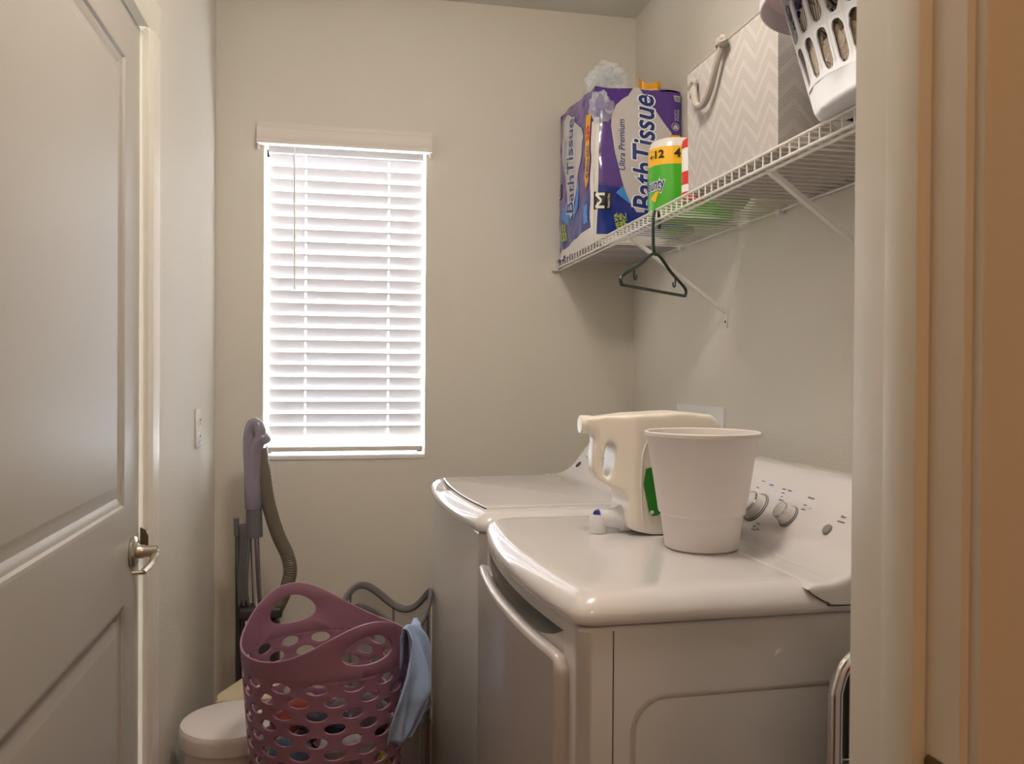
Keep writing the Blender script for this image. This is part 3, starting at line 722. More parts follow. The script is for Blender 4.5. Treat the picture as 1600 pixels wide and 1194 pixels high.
sil = [N(*p) for p in ((990, 119), (999, 119), (1006, 131), (1018, 149), (1033, 169), (1049, 190), (1046, 202), (1038, 210), (1027, 222), (1018, 236), (1012, 255), (1010, 285), (1006, 318), (994, 318), (985, 305), (978, 292), (970, 272), (963, 246), (957, 220), (954, 200), (952, 184), (953, 168), (960, 151), (970, 141), (980, 134))]
nd('silver_panel', poly2d(sil), M['packsilver'], .0015)
nd('diamond', poly2d([N(960, 289), N(972, 277), N(979, 284), N(986, 307)]), M['sky'], .0013)
nd('title_outline', fit2d(text2d('BathTissue', shear=.25, bold=.05), .545, .585, .77, .30, PI/2+.03), M['white'], .0021)
nd('title_lettering', fit2d(text2d('BathTissue', shear=.25, bold=.018), .545, .585, .755, .265, PI/2+.03), M['navy'], .0028)
nd('subtitle_lettering', fit2d(text2d('Ultra Premium', shear=.2, bold=.01), .285, .625, .33, .075, PI/2+.02), M['navy'], .0024)
def emblem(fn, cx, cy, w_, h_, parent=t):
    # a black square with a white folded M turned on its side, small words below it
    decal('emblem_ground', poly2d([(cx-w_/2, cy-h_/2), (cx+w_/2, cy-h_/2), (cx+w_/2, cy+h_/2), (cx-w_/2, cy+h_/2)]), fn, M['black'], parent, .05, .0018)
    def q(x, y): return (cx-w_*.16+x*w_*.52, cy+y*h_*.72)
    st = []
    for a, b in (((.5, -.5), (-.45, -.5)), ((-.45, -.5), (.15, 0)), ((.15, 0), (-.45, .5)), ((-.45, .5), (.5, .5))):
        (ax, ay), (bx, by) = a, b; L_ = math.hypot(bx-ax, by-ay); nx, ny = -(by-ay)/L_*.10, (bx-ax)/L_*.10
        st.append(poly2d([q(ax+nx, ay+ny), q(ax-nx, ay-ny), q(bx-nx, by-ny), q(bx+nx, by+ny)]))
    decal('emblem', merge(*st), fn, M['white'], parent, .05, .0024)
    decal('emblem_lettering', fit2d(text2d("Member's Mark"), cx+w_*.34, cy, h_*.8, w_*.16, PI/2), fn, M['white'], parent, .05, .0024)
emblem(near_map, .075, .262, .19, .115)
yl = [fit2d(text2d(s_, bold=.03), .245+.05*i, .13, .115, .042, PI/2+.35) for i, s_ in enumerate(('SAFE FOR', 'SEWER AND', 'SEPTIC'))]
nd('green_lettering', merge(*yl), M['lime'], .002)
nd('gold_tag', poly2d([N(1046, 193), N(1064, 192), N(1062, 222), N(1043, 222)]), M['gold'], .0018)
nd('gold_tag_lettering', merge(fit2d(text2d('SHEETS', bold=.03), .885, .645, .10, .055, PI/2), fit2d(text2d('PER ROLL', bold=.03), .945, .645, .10, .045, PI/2)), M['navy'], .0024)
nd('barcode', poly2d([N(1053, 128), N(1065, 128), N(1065, 138), N(1055, 138)]), M['packsilver'], .0018)
nd('barcode_bars', merge(*[poly2d([N(1056+k*1.5, 130), N(1056.7+k*1.5, 130), N(1056.7+k*1.5, 137), N(1056+k*1.5, 137)]) for k in range(6)]), M['black'], .0024)
ring = [poly2d([(.925+r_*math.cos(a)/.136*.0735, .768+r_*math.sin(a)/.244*.0735) for r_, a in ((.078, a0), (.092, a0), (.092, a0+.4), (.078, a0+.4))]) for a0 in [k*PI/8 for k in range(16)]]
nd('badge', merge(poly2d([(.90, .752), (.955, .752), (.955, .772), (.93, .785), (.90, .772)]), *ring), M['packsilver'], .0018)
nd('badge_lettering', merge(*[fit2d(text2d(s_, bold=.01), .925+.035*i, .845, .075, .025, PI/2) for i, s_ in enumerate(('SOFT', 'STRONG'))]), M['packsilver'], .0018)
nd('white_edge', poly2d([(-.02, .02), (.02, .02), (.025, .5), (.035, .80), (-.02, .80)]), M['packwhite'], .0014)
# side face
sil = [(.22, .92), (.30, .95), (.40, .93), (.55, .86), (.74, .78), (.80, .72), (.74, .60), (.62, .42), (.50, .24), (.44, .22), (.38, .30), (.30, .46), (.22, .62), (.17, .78)]
sd('silver_panel', poly2d(sil), M['packsilver'], .0015)
sd('diamond', poly2d([(.12, .27), (.40, .38), (.40, .18)]), M['sky'], .0013)
sd('diamond', poly2d([(.52, .20), (.62, .42), (.70, .47), (.62, .27)]), M['sky'], .0013)
sd('title_outline', fit2d(text2d('BathTissue', shear=.25, bold=.05), .44, .575, .66, .23, PI/2+.02), M['white'], .0021)
sd('title_lettering', fit2d(text2d('BathTissue', shear=.25, bold=.018), .44, .575, .648, .20, PI/2+.02), M['navy'], .0028)
sd('subtitle_lettering', fit2d(text2d('Ultra Premium', shear=.2), .275, .62, .30, .05, PI/2), M['navy'], .0024)
emblem(side_map, .075, .455, .13, .10)
sd('green_lettering', merge(*[fit2d(text2d(s_, bold=.03), .14+.06*i, .16, .12, .045, PI/2+.2) for i, s_ in enumerate(('SAFE FOR', 'SEWER AND', 'SEPTIC'))]), M['lime'], .002)
sd('gold_strip', poly2d([(.87, .36), (.93, .40), (.95, .84), (.86, .84), (.85, .44)]), M['gold'], .0018)
sd('gold_strip_lettering', merge(fit2d(text2d('45 MEGA', bold=.03), .905, .49, .13, .05, PI/2), fit2d(text2d('ROLLS', bold=.03), .905, .60, .07, .05, PI/2)), M['navy'], .0024)
sd('red_lettering', fit2d(text2d('235', bold=.04), .905, .715, .10, .065, PI/2), M['redprint'], .0024)
sd('white_edge', poly2d([(.945, .03), (1.0, .02), (1.0, .78), (.965, .78), (.955, .40)]), M['packwhite'], .0014)
sd('white_edge', poly2d([(.0, .0), (1.0, .0), (1.0, .10), (.93, .10), (.60, .05), (.0, .035)]), M['packwhite'], .0014)
sd('small_print', poly2d([(.80, .14), (.90, .14), (.90, .26), (.80, .26)]), M['sky'], .0014)
# torn clear film bunched over the top corner
def film_sheet(c, sx, sy, sz, seed, ax):
    b2 = B()
    def f(u, v):
        a = (u-.5)*2.6; n = noise.noise(Vector((u*4+seed, v*4, seed)))*.5+noise.noise(Vector((u*9+seed, v*9, seed)))*.3
        return Vector((c[0]+ax[0]*math.sin(a)*sx+n*.03, c[1]-ax[1]*math.cos(a)*sy+n*.035, c[2]+(v-.5)*sz*(1+.3*noise.noise(Vector((u*3, seed, 0))))+n*.02))
    grid(b2, f, 22, 18); return b2
bm = crumple(B(), (.868, 2.72, 2.235), (.060, .075, .062), 31, .55, 4, 2.2); bm = crumple(bm, (.905, 2.76, 2.262), (.050, .05, .035), 35, .6, 3, 2.2); bm = crumple(bm, (.822, 2.622, 2.135), (.038, .022, .046), 33, .6, 3, 2.0)
obj('torn_film', bm, M['pouchfilm'], t, angle=22)
bm = B(); grid(bm, lambda u, v: Vector((.975+.115*u, 2.70+.02*math.sin(u*9), 2.20+.068*v*(1-.5*u)+.006*math.sin(u*14))), 12, 3); obj('gold_flap', bm, M['gold'], t)
bm = B(); grid(bm, lambda u, v: side_map(u*.55, 0)+Vector((-.008-.006*math.sin(u*20), -.005, -.002-.016*v*(1-u)+.003*math.sin(u*33))), 26, 4); obj('wrapper_hem', bm, M['packblue'], t, mods=[('SOLIDIFY', dict(thickness=.001))])

# ------------------------------------------------------------------ paper towel pack
def rounded(x0, x1, y0, y1, r, n=6):
    P = []
    for cx, cy, a0 in ((x0+r, y0+r, PI), (x1-r, y0+r, 1.5*PI), (x1-r, y1-r, 0), (x0+r, y1-r, .5*PI)):
        for k in range(n+1): a = a0+PI/2*k/n; P.append((cx+r*math.cos(a), cy+r*math.sin(a)))
    return P
t = thing('paper_towel_pack', 'green and yellow paper towel pack standing beside the tissue pack', 'paper towels', (.957, 2.22, SZ))
TCX, TCY, TR = .900, 2.220, .065
TP = rounded(.835, 1.08, 2.155, 2.285, TR-.0002, 10)
def scale_ring(P, k, z): cx, cy = .957, 2.22; return [Vector((cx+(x-cx)*k, cy+(y-cy)*k, z)) for x, y in P]
bm = B(); rings = [scale_ring(TP, k, z) for z, k in ((1.703, .94), (1.708, .985), (1.75, 1), (1.80, 1.004), (1.845, 1.0))]
loft(bm, rings, True, True, False); obj('green_wrap', bm, M['green'], t)
bm = B(); loft(bm, [scale_ring(TP, k, z) for z, k in ((1.844, 1.002), (1.868, 1.003), (1.893, .998))]); obj('yellow_band', bm, M['yellow'], t)
bm = B(); loft(bm, [scale_ring(TP, k, z) for z, k in ((1.892, .999), (1.902, .985), (1.912, .955), (1.917, .90), (1.918, .5))], True, False, True); obj('white_top', bm, M['packwhite'], t)
def tw_map(x, z, l):
    """x: distance along the wrap measured from the middle of the near-left curve"""
    o_ = l+.0012; f = 1.25*PI+x/TR
    if f > 1.5*PI: return Vector((TCX+(f-1.5*PI)*TR, TCY-TR-o_, z))
    return Vector((TCX+(TR+o_)*math.cos(f), TCY+(TR+o_)*math.sin(f), z))
def td(nm, b2, m, l=.001): return decal(nm, b2, tw_map, m, t, .010, l)
td('count_lettering', merge(fit2d(text2d('12', bold=.03), -.008, 1.873, .028, .022), fit2d(text2d('4', bold=.02), -.038, 1.868, .010, .012), fit2d(text2d('=', bold=.02), -.028, 1.868, .005, .005)), M['black'])
td('count_lettering', merge(fit2d(text2d('4', bold=.03), .041, 1.873, .018, .024), fit2d(text2d('=', bold=.03), .060, 1.873, .009, .008)), M['black'])
td('brand_outline', fit2d(text2d('Bounty', bold=.07, shear=.15), -.028, 1.787, .078, .046, .08), M['white'], .0006)
td('brand_lettering', fit2d(text2d('Bounty', bold=.02, shear=.15), -.028, 1.787, .073, .040, .08), M['navy'], .0013)
td('brand_swash', poly2d([(-.038, 1.755), (-.02, 1.742), (-.008, 1.772), (-.018, 1.772)]), M['yellow'], .0005)
# red and white bottle
t = thing('cleaner_canister', 'narrow red and white canister peeking out between paper towels and fabric bin', 'canister', (.853, 1.955, SZ))
for prof in ([(0, 0), (.030, .0), (.032, .004), (.032, .018)], [(.0321, .036), (.0321, .068)], [(.0321, .125), (.0321, .138), (.030, .146), (.020, .154), (0, .154)]):
    obj('red_band', lathe(B(), prof, (.853, 1.955, 1.702), n=32), M['redprint'], t)
bm = B(); lathe(bm, [(.0319, .004), (.0319, .130)], (.853, 1.955, 1.702), n=32); obj('white_body', bm, M['white'], t)
# green pouches at the back of the shelf; pale one made tall to block lamp light
for i, (c, r, col, lb) in enumerate((((1.035, 2.50, 1.722), (.05, .07, .018), (50, 140, 50), 'green plastic pouch lying at the back of the shelf near the tissue pack'), ((.985, 2.03, 1.778), (.07, .042, .078), (150, 180, 120), 'pale green pouch made tall to block lamp light, behind the red and white canister'))):
    bm = crumple(B(), c, r, 3+i, .14, 3)
    for v in bm.verts: v.co.z = max(v.co.z, 1.703)
    tag(obj('pouch', bm, mat('pouch_%d' % i, rgb(*col), .35, coat=.5), None, angle=180), lb, 'pouch')

# ------------------------------------------------------------------ fabric bin
FX0, FX1, FY0, FY1, FZ0, FZ1 = .803, 1.085, 1.463, 1.887, 1.702, 1.985
t = thing('fabric_bin', 'grey chevron quilted fabric storage bin on the wire shelf', 'storage bin', ((FX0+FX1)/2, 1.67, FZ0))
bm = B(); rings = []
def frect(i, z, bul=0):
    P = []
    for (a, b), n in (((FX0+i, FY0+i), 10), ((FX1-i, FY0+i), 14), ((FX1-i, FY1-i), 10), ((FX0+i, FY1-i), 14)):
        P.append((a, b))
    out = []
    for k in range(4):
        (ax, ay), (bx, by) = P[k], P[(k+1) % 4]
        for j in range(12):
            s = j/12; x, y = ax+(bx-ax)*s, ay+(by-ay)*s; nrm = Vector((by-ay, -(bx-ax), 0)).normalized()
            q = bul*math.sin(PI*s)+.002*noise.noise(Vector((x*14, y*14, z*14)))
            out.append(Vector((x, y, z))+nrm*q)
    return out
for k in range(13): s = k/12; rings.append(frect(.003*(1-s), FZ0+(FZ1-FZ0)*s, .005*math.sin(PI*s)))
rings += [frect(.003, FZ1+.0005), frect(.006, FZ1-.002), frect(.008, FZ0+.02)]
loft(bm, rings, True, True, True); obj('body', bm, M['fabric'], t, angle=60)
bm = B(); rr = [v for v in frect(.002, FZ1)]; tube(bm, rr, .0035, 6, closed=True); obj('piping', bm, M['cord'], t)
bm = B(); pts = catmull([(.800, 1.826, 1.940), (.788, 1.815, 1.925), (.784, 1.79, 1.880), (.785, 1.755, 1.872), (.785, 1.72, 1.895), (.785, 1.685, 1.945), (.790, 1.672, 1.972), (.800, 1.668, 1.978)], 6)
tube(bm, pts, [.006]*6+[.0075]*(len(pts)-12)+[.006]*6, 8)
h = obj('rope_handle', bm, M['cord'], t)
bm = crumple(B(), (.789, 1.826, 1.938), (.010, .017, .016), 5, .3, 3); bm = crumple(bm, (.786, 1.825, 1.918), (.006, .006, .014), 9, .3, 2); obj('knot', bm, M['cord'], h)
obj('knot', crumple(B(), (.787, 1.672, 1.976), (.010, .020, .014), 8, .3, 3), M['cord'], h)
bm = crumple(B(), (.90, 1.70, 1.965), (.06, .12, .045), 12, .2, 4); tag(obj('folded_cloth', bm, cloth('lime_cloth', (110, 190, 90)), None, angle=180), 'bright green cloth showing over the rim of the fabric bin', 'cloth')

# ------------------------------------------------------------------ white laundry basket on the shelf
t = thing('laundry_basket', 'white slotted plastic laundry basket full of clothes on the near end of the shelf', 'laundry basket', (.90, 1.06, SZ))
def wb(u, z, off=0):
    """u 0..1 round the basket"""
    s = (z-1.703)/.235; hx = .140+.050*s+off; hy = .275+.060*s+off; a = 2*PI*u; c, s_ = math.cos(a), math.sin(a); e = 2/4.2
    return Vector((.90+hx*math.copysign(abs(c)**e, c), 1.06+hy*math.copysign(abs(s_)**e, s_), z))
NCOL = 38
import bisect
# columns evenly spaced along the perimeter
US = [0]; LS = [0]; prev = wb(0, 1.8)
for k in range(1, 1001):
    p = wb(k/1000, 1.8); LS.append(LS[-1]+(p-prev).length); US.append(k/1000); prev = p
def ucol(c):
    L_ = (c % NCOL)/NCOL*LS[-1]; i = min(bisect.bisect_left(LS, L_), 1000); return US[i] + math.floor(c/NCOL)
bm = B()
def fnw(c, z): return wb(ucol(c), z)
levels = [1.745, 1.822, 1.899]
for c in range(NCOL):
    wv = lambda q, a=.004: a*math.sin(q*2*PI/6.5)
    for lo, hi in zip(levels, levels[1:]):
        hole_cell(bm, fnw, [(c, lo+wv(c)), (c+1, lo+wv(c+1)), (c+1, hi+wv(c+1)), (c, hi+wv(c))], .37, .43, 3.2, 24)
    for z0, z1, w0, w1 in ((1.712, 1.745, 0, 1), (1.899, 1.93, 1, 0)):
        q = [fnw(c, z0+w0*wv(c)), fnw(c+1, z0+w0*wv(c+1)), fnw(c+1, z1+w1*wv(c+1)), fnw(c, z1+w1*wv(c))]; bm.faces.new([bm.verts.new(p) for p in q])
    prv = None
    for (z, o_) in ((1.712, 0), (1.706, -.005), (1.7035, -.014), (1.7035, -.06)):
        cur = (wb(ucol(c), z, o_), wb(ucol(c+1), z, o_))
        if prv: bm.faces.new([bm.verts.new(p) for p in (prv[0], prv[1], cur[1], cur[0])])
        prv = cur
bmesh.ops.remove_doubles(bm, verts=bm.verts, dist=.0004)
obj('basket_wall', bm, M['wbasket'], t, angle=50, mods=[('SOLIDIFY', dict(thickness=.003, offset=0)), ('BEVEL', dict(width=.0009, segments=2, limit_method='ANGLE'))])
bm = B(); grid(bm, lambda u, v: wb(u, 1.704, -.05-.06*v), 48, 1, True); bm2 = B(); box(bm2, (.84, .86, 1.702), (.96, 1.26, 1.706)); obj('bottom', merge(bm, bm2), M['wbasket'], t, smooth=False)
bm = B(); rings = []
for k in range(96):
    u = k/96; L_ = []
    for o_, z in ((-.001, 1.925), (.002, 1.932), (.010, 1.938), (.022, 1.938), (.028, 1.932), (.030, 1.915), (.029, 1.900), (.027, 1.900), (.026, 1.914), (.022, 1.930), (.010, 1.933), (.002, 1.924)):
        b_ = math.exp(-((((u-.25+.5) % 1)-.5)/.055)**2)+math.exp(-((((u-.75+.5) % 1)-.5)/.055)**2)
        L_.append(wb(u, 1.93, o_+(b_*.018 if o_ > .005 else 0))*1+Vector((0, 0, z-1.93)))
    rings.append(L_)
rings.append(rings[0]); loft(bm, rings, True); bmesh.ops.remove_doubles(bm, verts=bm.verts, dist=.0002); obj('rim', bm, M['wbasket'], t)
LN = [((.835, 1.260, 1.775), (.078, .055, .055), cloth('cream_towel', (196, 184, 166), 1), 'cream terry towel at the far end of the white basket', .3),
      ((.820, 1.19, 1.770), (.075, .075, .060), cloth('beige_towel', (178, 162, 144), 1), 'beige towel low in the white basket next to the cream one', .3),
      ((.822, 1.03, 1.77), (.08, .11, .060), cloth('lime_towel', (176, 182, 84), .6), 'lime green towel low in the near half of the white basket', .22),
      ((.825, 1.10, 1.865), (.095, .085, .065), cloth('brown_fleece', (112, 84, 66), .8), 'brown fleece in the middle of the white basket', .3),
      ((.825, 1.245, 1.850), (.090, .06, .045), striped('striped_knit', rgb(196, 190, 182), rgb(60, 58, 62), 45, 1, .6), 'black and grey striped knit above the cream towel in the white basket', .3),
      ((.835, 1.305, 1.895), (.095, .06, .04), striped('navy_stripes', rgb(30, 42, 92), rgb(190, 200, 215), 22, 2, .93), 'navy shirt with pale stripes at the far top of the white basket', .22),
      ((.835, 1.21, 1.915), (.105, .08, .045), cloth('rust_shirt', (150, 76, 50), .5), 'rust coloured shirt near the top of the white basket', .25),
      ((.845, 1.04, 1.945), (.105, .12, .045), cloth('orange_shirt', (190, 104, 40), .5), 'orange shirt on top of the clothes in the white basket', .25)]
for k, (c, r, m, lb, am) in enumerate(LN):
    bm = crumple(B(), c, (r[0]*1.25, r[1]*1.2, r[2]*1.25), 20+k, am, 4, 2.6)
    for v in bm.verts:
        q = v.co; s_ = (q.z-1.703)/.235; hx = .140+.050*s_-.005; hy = .275+.060*s_-.005
        f = (abs((q.x-.90)/hx)**4.2+abs((q.y-1.06)/hy)**4.2)**(1/4.2)
        if f > 1: q.x = .90+(q.x-.90)/f; q.y = 1.06+(q.y-1.06)/f
        q.z = max(q.z, 1.710)
    tag(obj('laundry_item', bm, m, None, angle=180), lb, 'clothes', 'clothes in the white laundry basket')

# ------------------------------------------------------------------ purple basket
BC = Vector((-.026, 2.0, 0)); HA = math.radians(118)
def rimz(a): return .690+.044*math.cos(2*(a-HA))+.008*math.cos(4*(a-HA))+.004*math.cos(a-HA)
def br(z): s = z/.62; return .146+.040*min(s, 1.2)**1.2
def pb(a, z, l=0): r_ = br(z)+l; return Vector((BC.x+r_*math.cos(a), BC.y+r_*math.sin(a), z))
t = thing('laundry_tub', 'dusty purple flexible laundry basket with oval holes in front of the mesh hamper', 'laundry basket', (BC.x, BC.y, 0))
bm = B(); NC = 15; rh = .0290; z0 = .04; rows = 20
for r_ in range(rows):
    for c in range(NC):
        a0 = (c+.5*(r_ % 2))*2*PI/NC; a1 = a0+2*PI/NC; za = z0+r_*rh
        hole_cell(bm, lambda a, z: pb(a, z), [(a0, za), (a1, za), (a1, za+rh), (a0, za+rh)], .30, .40, 2, 24)
ztop = z0+rows*rh
NT = 120
hole = []
hw = .50
for k in range(NT):
    a0, a1 = HA-PI/2+k*2*PI/NT, HA-PI/2+(k+1)*2*PI/NT; mid = (a0+a1)/2
    d1 = abs((mid-HA+PI) % (2*PI)-PI); d2 = abs((mid-HA) % (2*PI)-PI)
    if d1 < hw-1e-6 or d2 < hw-1e-6: continue
    TV = [.5+.5*math.tan(-PI/4+2*PI*j/64) for j in range(17)]
    f = lambda a, s: pb(a, ztop+(rimz(a)-ztop)*s)
    for sa, sb in zip(TV, TV[1:]): bm.faces.new([bm.verts.new(p) for p in (f(a0, sa), f(a1, sa), f(a1, sb), f(a0, sb))])
st = 2*PI/NT; hw2 = math.floor((hw+st/2)/st)*st; 
import itertools
ks = [k for k in range(NT) if min(abs(((HA-PI/2+(k+.5)*st)-HA+PI) % (2*PI)-PI), abs(((HA-PI/2+(k+.5)*st)-HA) % (2*PI)-PI)) < hw-1e-6]
nh = len(ks)//2; aw = nh*st/2
for hc_ in (HA, HA+PI):
    def f(s, v, hc_=hc_):   # s -1..1 across handle, v 0..1
        a = hc_+s*aw; return pb(a, ztop+(rimz(a)-ztop)*v)
    hole_cell(bm, f, [(-1, .0), (1, 0), (1, 1), (-1, 1)], .62*.5, .27, 2.1, 64)
for v in bm.verts: pass
bmesh.ops.remove_doubles(bm, verts=bm.verts, dist=.0004)
obj('tub_wall', bm, M['purple'], t, angle=50, mods=[('SOLIDIFY', dict(thickness=.0045, offset=1)), ('BEVEL', dict(width=.0014, segments=2, limit_method='ANGLE', angle_limit=.9))])
bm = B(); lathe(bm, [(0, .003), (.135, .003), (.146, .012), (br(.04)+.001, .041), (br(.04)-.004, .041), (.140, .014), (0, .008)], BC, n=60); obj('base', bm, M['purple'], t)
CL = [((-.10, 1.94, .40), (.055, .07, .06), (58, 66, 86), 'dark blue garment low in the purple basket'), ((.02, 1.90, .42), (.07, .05, .05), (150, 146, 148), 'grey garment at the front of the purple basket'),
      ((-.09, 2.06, .44), (.06, .05, .05), (120, 40, 30), 'dark red garment at the left of the purple basket'), ((.05, 2.04, .45), (.07, .07, .05), (70, 52, 64), 'plum garment at the back right of the purple basket'),
      ((-.03, 1.97, .48), (.055, .05, .03), (40, 40, 54), 'black garment on top of the pile in the purple basket'), ((.08, 1.95, .35), (.045, .05, .05), (190, 160, 60), 'yellow garment deep in the purple basket'), ((-.02, 1.95, .30), (.09, .09, .06), (110, 84, 92), 'mauve garment deepest in the purple basket')]
for k, (c, r, col, lb) in enumerate(CL):
    bm = crumple(B(), c, r, 40+k, .3, 3, 2.6)
    for v in bm.verts:
        d = Vector((v.co.x-BC.x, v.co.y-BC.y)); m_ = br(v.co.z)-.006
        if d.length > m_: d = d.normalized()*m_; v.co.x = BC.x+d.x; v.co.y = BC.y+d.y
    tag(obj('laundry_item', bm, cloth('laundry_%d' % k, col), None, angle=180), lb, 'clothes', 'clothes in the purple basket')
# pale blue garment over the rim
bm = B()
def drape(u, v):
    # u across the cloth, v from inside the basket over the rim and down outside
    keys = [(-.030, .56, .13, 0), (-.014, .62, .14, 0), (-.006, .670, .15, 0), (.004, .700, .15, 0), (.016, .700, .16, 0), (.030, .668, .19, .02), (.048, .60, .27, .03), (.046, .545, .29, -.04), (.032, .49, .23, -.14), (.022, .450, .11, -.26)]
    s = v*(len(keys)-1); i = min(int(s), len(keys)-2); f = s-i; k = [keys[i][j]*(1-f)+keys[i+1][j]*f for j in range(4)]
    a = math.radians(-24)+(u-.5)*2*k[2]*1.25+k[3]
    fold = .014*math.sin(u*9+v*5)+.009*math.sin(u*23-v*10)+.012*noise.noise(Vector((u*4, v*7, 2)))
    z = k[1]+.010*math.sin(u*7)*v
    out = Vector((math.cos(a), math.sin(a), 0))
    p = Vector((BC.x, BC.y, 0))+out*(br(min(z, .69))+k[0]+max(-.006, fold)*min(1, abs(v-.33)*3.5)+.004); p.z = z+.004
    return p
grid(bm, drape, 30, 44); c = obj('garment', bm, M['lightblue'], None, angle=180, mods=[('SOLIDIFY', dict(thickness=.004))])
tag(c, 'pale blue cotton garment hanging over the rim of the purple basket', 'garment')

# ------------------------------------------------------------------ mesh hamper
HC = Vector((.130, 2.50, 0)); HR = .136
def hz(a): return .588+.040*math.cos(3*a)
t = thing('mesh_hamper', 'grey see-through mesh hamper between the purple basket and the washer', 'hamper', (HC.x, HC.y, 0))
bm = B(); grid(bm, lambda u, v: Vector((HC.x+HR*math.cos(2*PI*u), HC.y+HR*math.sin(2*PI*u), .004+(hz(2*PI*u)-.004)*v)), 48, 6, True); obj('mesh_wall', bm, M['hamper'], t)
bm = B(); tube(bm, [Vector((HC.x+HR*math.cos(a), HC.y+HR*math.sin(a), hz(a)-.004)) for a in [2*PI*k/64 for k in range(64)]], .007, 8, closed=True, flat=1.6); obj('rim', bm, M['hamrim'], t)
bm = B()
for a in (math.radians(15), math.radians(75), math.radians(135), math.radians(255), math.radians(315)): tube(bm, [(HC.x+HR*math.cos(a), HC.y+HR*math.sin(a), z) for z in (.005, hz(a)-.006)], .004, 6)
tube(bm, [Vector((HC.x+HR*math.cos(a), HC.y+HR*math.sin(a), .30)) for a in [2*PI*k/48 for k in range(48)]], .004, 6, closed=True); obj('ribbons', bm, M['hamrim'], t)
for k, (c, r, col, lb) in enumerate((((.17, 2.46, .27), (.07, .06, .045), (206, 190, 160), 'cream garment inside the mesh hamper'), ((.10, 2.48, .33), (.06, .06, .04), (120, 40, 52), 'dark red garment inside the mesh hamper'))):
    bm = crumple(B(), c, r, 60+k, .3, 3, 2.6); tag(obj('laundry_item', bm, cloth('hamper_cloth_%d' % k, col), None, angle=180), lb, 'clothes', 'clothes in the mesh hamper')

# ------------------------------------------------------------------ small white trash can
t = thing('trash_can', 'small round white trash can with a lid on the floor in the corner', 'trash can', (-.272, 2.30, 0))
c = (-.272, 2.30, 0)
bm = B(); lathe(bm, [(0, .003), (.098, .003), (.102, .008), (.120, .335), (.116, .335), (.098, .012), (0, .008)], c, n=56); obj('bucket', bm, M['bin'], t)
bm = B(); lathe(bm, [(.124, .318), (.1285, .320), (.1305, .350), (.130, .360), (.126, .367), (.116, .3705), (0, .372)], c, n=64); obj('lid', bm, M['bin'], t)
# dark bin with cream lid behind it
t = thing('cream_lid_bin', 'low dark bin with a cream lid behind the small white trash can', 'bin', (-.24, 2.60, 0))
P = [(-.342, 2.52), (-.338, 2.50), (-.18, 2.50), (-.165, 2.51), (-.165, 2.66), (-.18, 2.675), (-.27, 2.675), (-.285, 2.67), (-.342, 2.54)]
bm = B(); loft(bm, [[Vector((x, y, z)) for x, y in P] for z in (.0, .322)], True, True, True); obj('body', bm, M['vacdark'], t, smooth=False)
bm = B(); cx, cy = -.25, 2.59
loft(bm, [[Vector((cx+(x-cx)*k, cy+(y-cy)*k, z)) for x, y in P] for z, k in ((.322, 1.0), (.340, 1.01), (.346, .97), (.348, .8))], True, True, True); obj('lid', bm, M['cream'], t, angle=30)

# ------------------------------------------------------------------ upright vacuum
t = thing('vacuum_cleaner', 'upright grey and purple vacuum cleaner leaning in the corner left of the window', 'vacuum cleaner', (-.27, 2.88, 0))
VY = 2.88
def V_(px, py, dy=0):  return Vector(((px-531.6)*.00213, VY+dy, 1.27-(py-584)*.00213))
bm = B(); tube(bm, [V_(409, 950), V_(403.5, 836)], .0165, 20); obj('chrome_tube', bm, M['chrome'], t)
bm = B(); tube(bm, [V_(403.5, 836), V_(402.5, 790)], [.027, .0255], 20); obj('tube_collar', bm, M['vacgrey'], t)
bm = B(); tube(bm, [V_(402.6, 793), V_(402.4, 790), V_(401.6, 756), V_(401.5, 752)], [.026, .029, .030, .028], 20)
g = obj('grip', bm, M['vacpurp'], t)
bm = B(); P = catmull([V_(401.5, 756), V_(400, 735), V_(397, 705), V_(396, 680), V_(400, 664, -.005), V_(407, 663, -.008), V_(411, 672, -.012), V_(413, 690, -.012)], 7)
n_ = len(P); tube(bm, P, [.030-.010*min(1, i/(n_*.45)) for i in range(n_)], 16)
P = catmull([V_(404, 752, -.004), V_(405, 725, -.008), V_(405, 704, -.010), V_(409, 690, -.012), V_(415, 684, -.012), V_(419, 692, -.010)], 7)
n_ = len(P); tube(bm, P, [.022+.003*math.sin(i) *0 for i in range(n_)], 16); obj('handle', bm, M['vacpurp'], t)
bm = B(); P = catmull([V_(412, 700, .0), V_(416, 730), V_(421, 770), V_(429, 805), V_(440, 838), V_(452, 865), V_(457, 890), V_(452, 915), V_(444, 935), V_(436, 952)], 14)
tube(bm, P, [.0215+(.0016 if i % 2 else 0) for i in range(len(P))], 16); obj('hose', bm, M['hose'], t)
bm = B(); tube(bm, [V_(377, 806, -.005), V_(377.5, 833, -.005)], .009, 10, flat=1.6); tube(bm, [V_(378, 820), V_(397, 822)], .006, 8); obj('cord_hook', bm, M['vacgrey'], t)
bm = B()
for k in range(5):
    x = 382+k*3.2; P = catmull([V_(x, 940-8*(k % 2), -.01), V_(x-1, 900, -.014), V_(x+2, 850, -.014), V_(x+1.5, 822, -.014), V_(x-2, 818, -.006), V_(x-4, 850, 0), V_(x-3, 900, 0), V_(x-1, 938, 0)], 6); tube(bm, P, .0035, 6)
obj('power_cord', bm, M['vacgrey'], t)
bm = B(); tube(bm, [V_(379, 835, .01), V_(381, 1150, .01)], .010, 12); tube(bm, [V_(390, 930, .012), V_(392, 1150, .012)], .012, 12); obj('back_rail', bm, M['vacdark'], t)
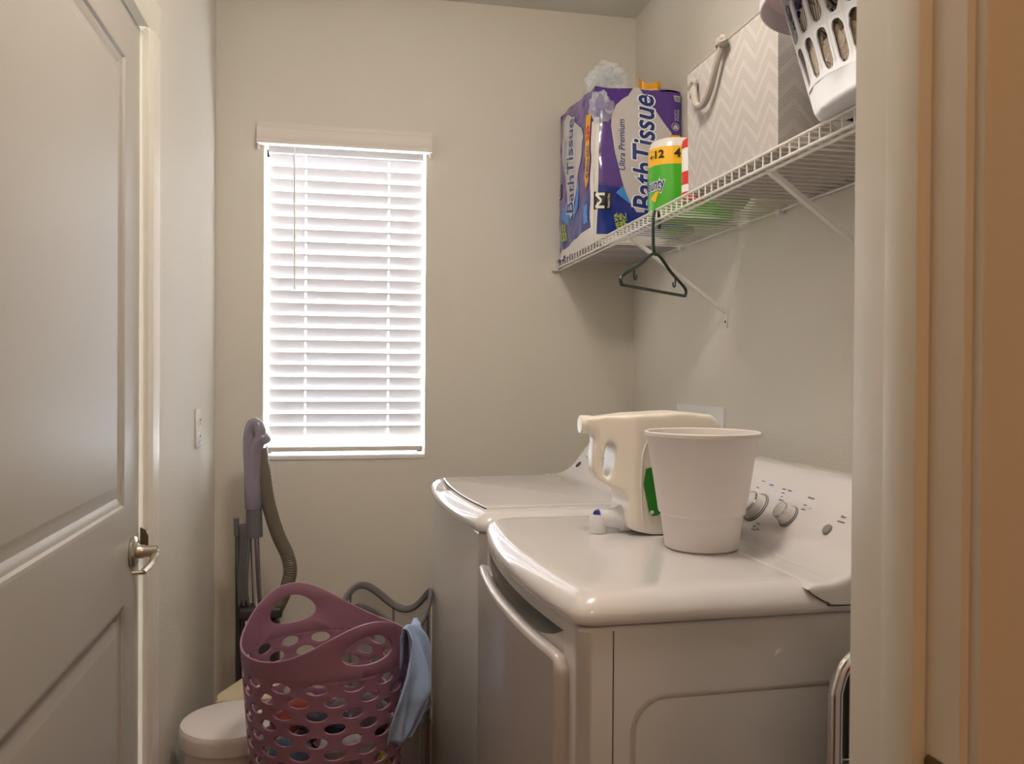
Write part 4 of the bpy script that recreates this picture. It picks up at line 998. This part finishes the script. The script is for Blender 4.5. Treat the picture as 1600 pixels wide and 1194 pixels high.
bm = B(); a = V_(383, 948); b = V_(446, 960); box(bm, (a.x, VY-.035, b.z), (b.x, VY+.05, a.z+.01), .008, 3); box(bm, (a.x+.01, VY-.03, .12), (b.x-.01, VY+.06, b.z), .03, 4); obj('canister', bm, M['vacdark'], t)
a = V_(392, 961); b = V_(410, 1018); obj('rating_label', box(B(), (a.x, VY-.037, b.z), (b.x, VY-.035+.001, a.z)), M['label'], t, smooth=False)
bm = B()
for k in range(7): z = a.z-.008-k*.010; box(bm, (a.x+.004, VY-.0375, z-.0014), (b.x-.004-.004*(k % 3), VY-.0368, z+.0014))
obj('label_lines', bm, M['print'], t, smooth=False)
a = V_(421, 946); obj('release_button', box(B(), (a.x, VY-.042, a.z), (a.x+.018, VY-.025, a.z+.012), .003), M['orange'], t)
obj('floor_head', box(B(), (-.40, 2.74, .0), (-.14, 2.98, .12), .03, 4), M['vacdark'], t)

# ------------------------------------------------------------------ folding step stool and red pole beside the dryer
t = thing('step_stool', 'chrome framed folding step stool standing between the dryer and the doorway', 'step stool', (.85, 1.05, 0))
bm = B(); tube(bm, catmull([(.672, 1.05, .0), (.672, 1.05, .40), (.672, 1.05, .78), (.675, 1.05, .845), (.695, 1.05, .878), (.735, 1.05, .885), (.95, 1.05, .885), (.99, 1.05, .878), (1.01, 1.05, .84), (1.01, 1.05, .4), (1.01, 1.05, 0)], 8), .0105, 14); obj('frame', bm, M['chrome'], t)
obj('mesh_panel', box(B(), (.690, 1.055, .16), (1.0, 1.062, .86), .002), M['mesh'], t)
for z in (.30, .52, .74): obj('cross_bar', rod(B(), (.672, 1.046, z), (1.01, 1.046, z), .005, 10), M['chrome'], t)
t = thing('red_pole', 'red tipped pole leaning in the gap beside the dryer, partly hidden by the doorway', 'pole', (.70, .99, 0))
bm = B(); tube(bm, [(.725, .99, .012), (.712, 1.0, .86)], .011, 12); obj('pole', bm, M['vacdark'], t)
bm = B(); tube(bm, [(.7125, 1.0, .845), (.711, 1.0, .855), (.7095, 1.0, .895), (.709, 1.0, .903)], [.012, .016, .016, .010], 14); obj('tip', bm, M['red'], t)
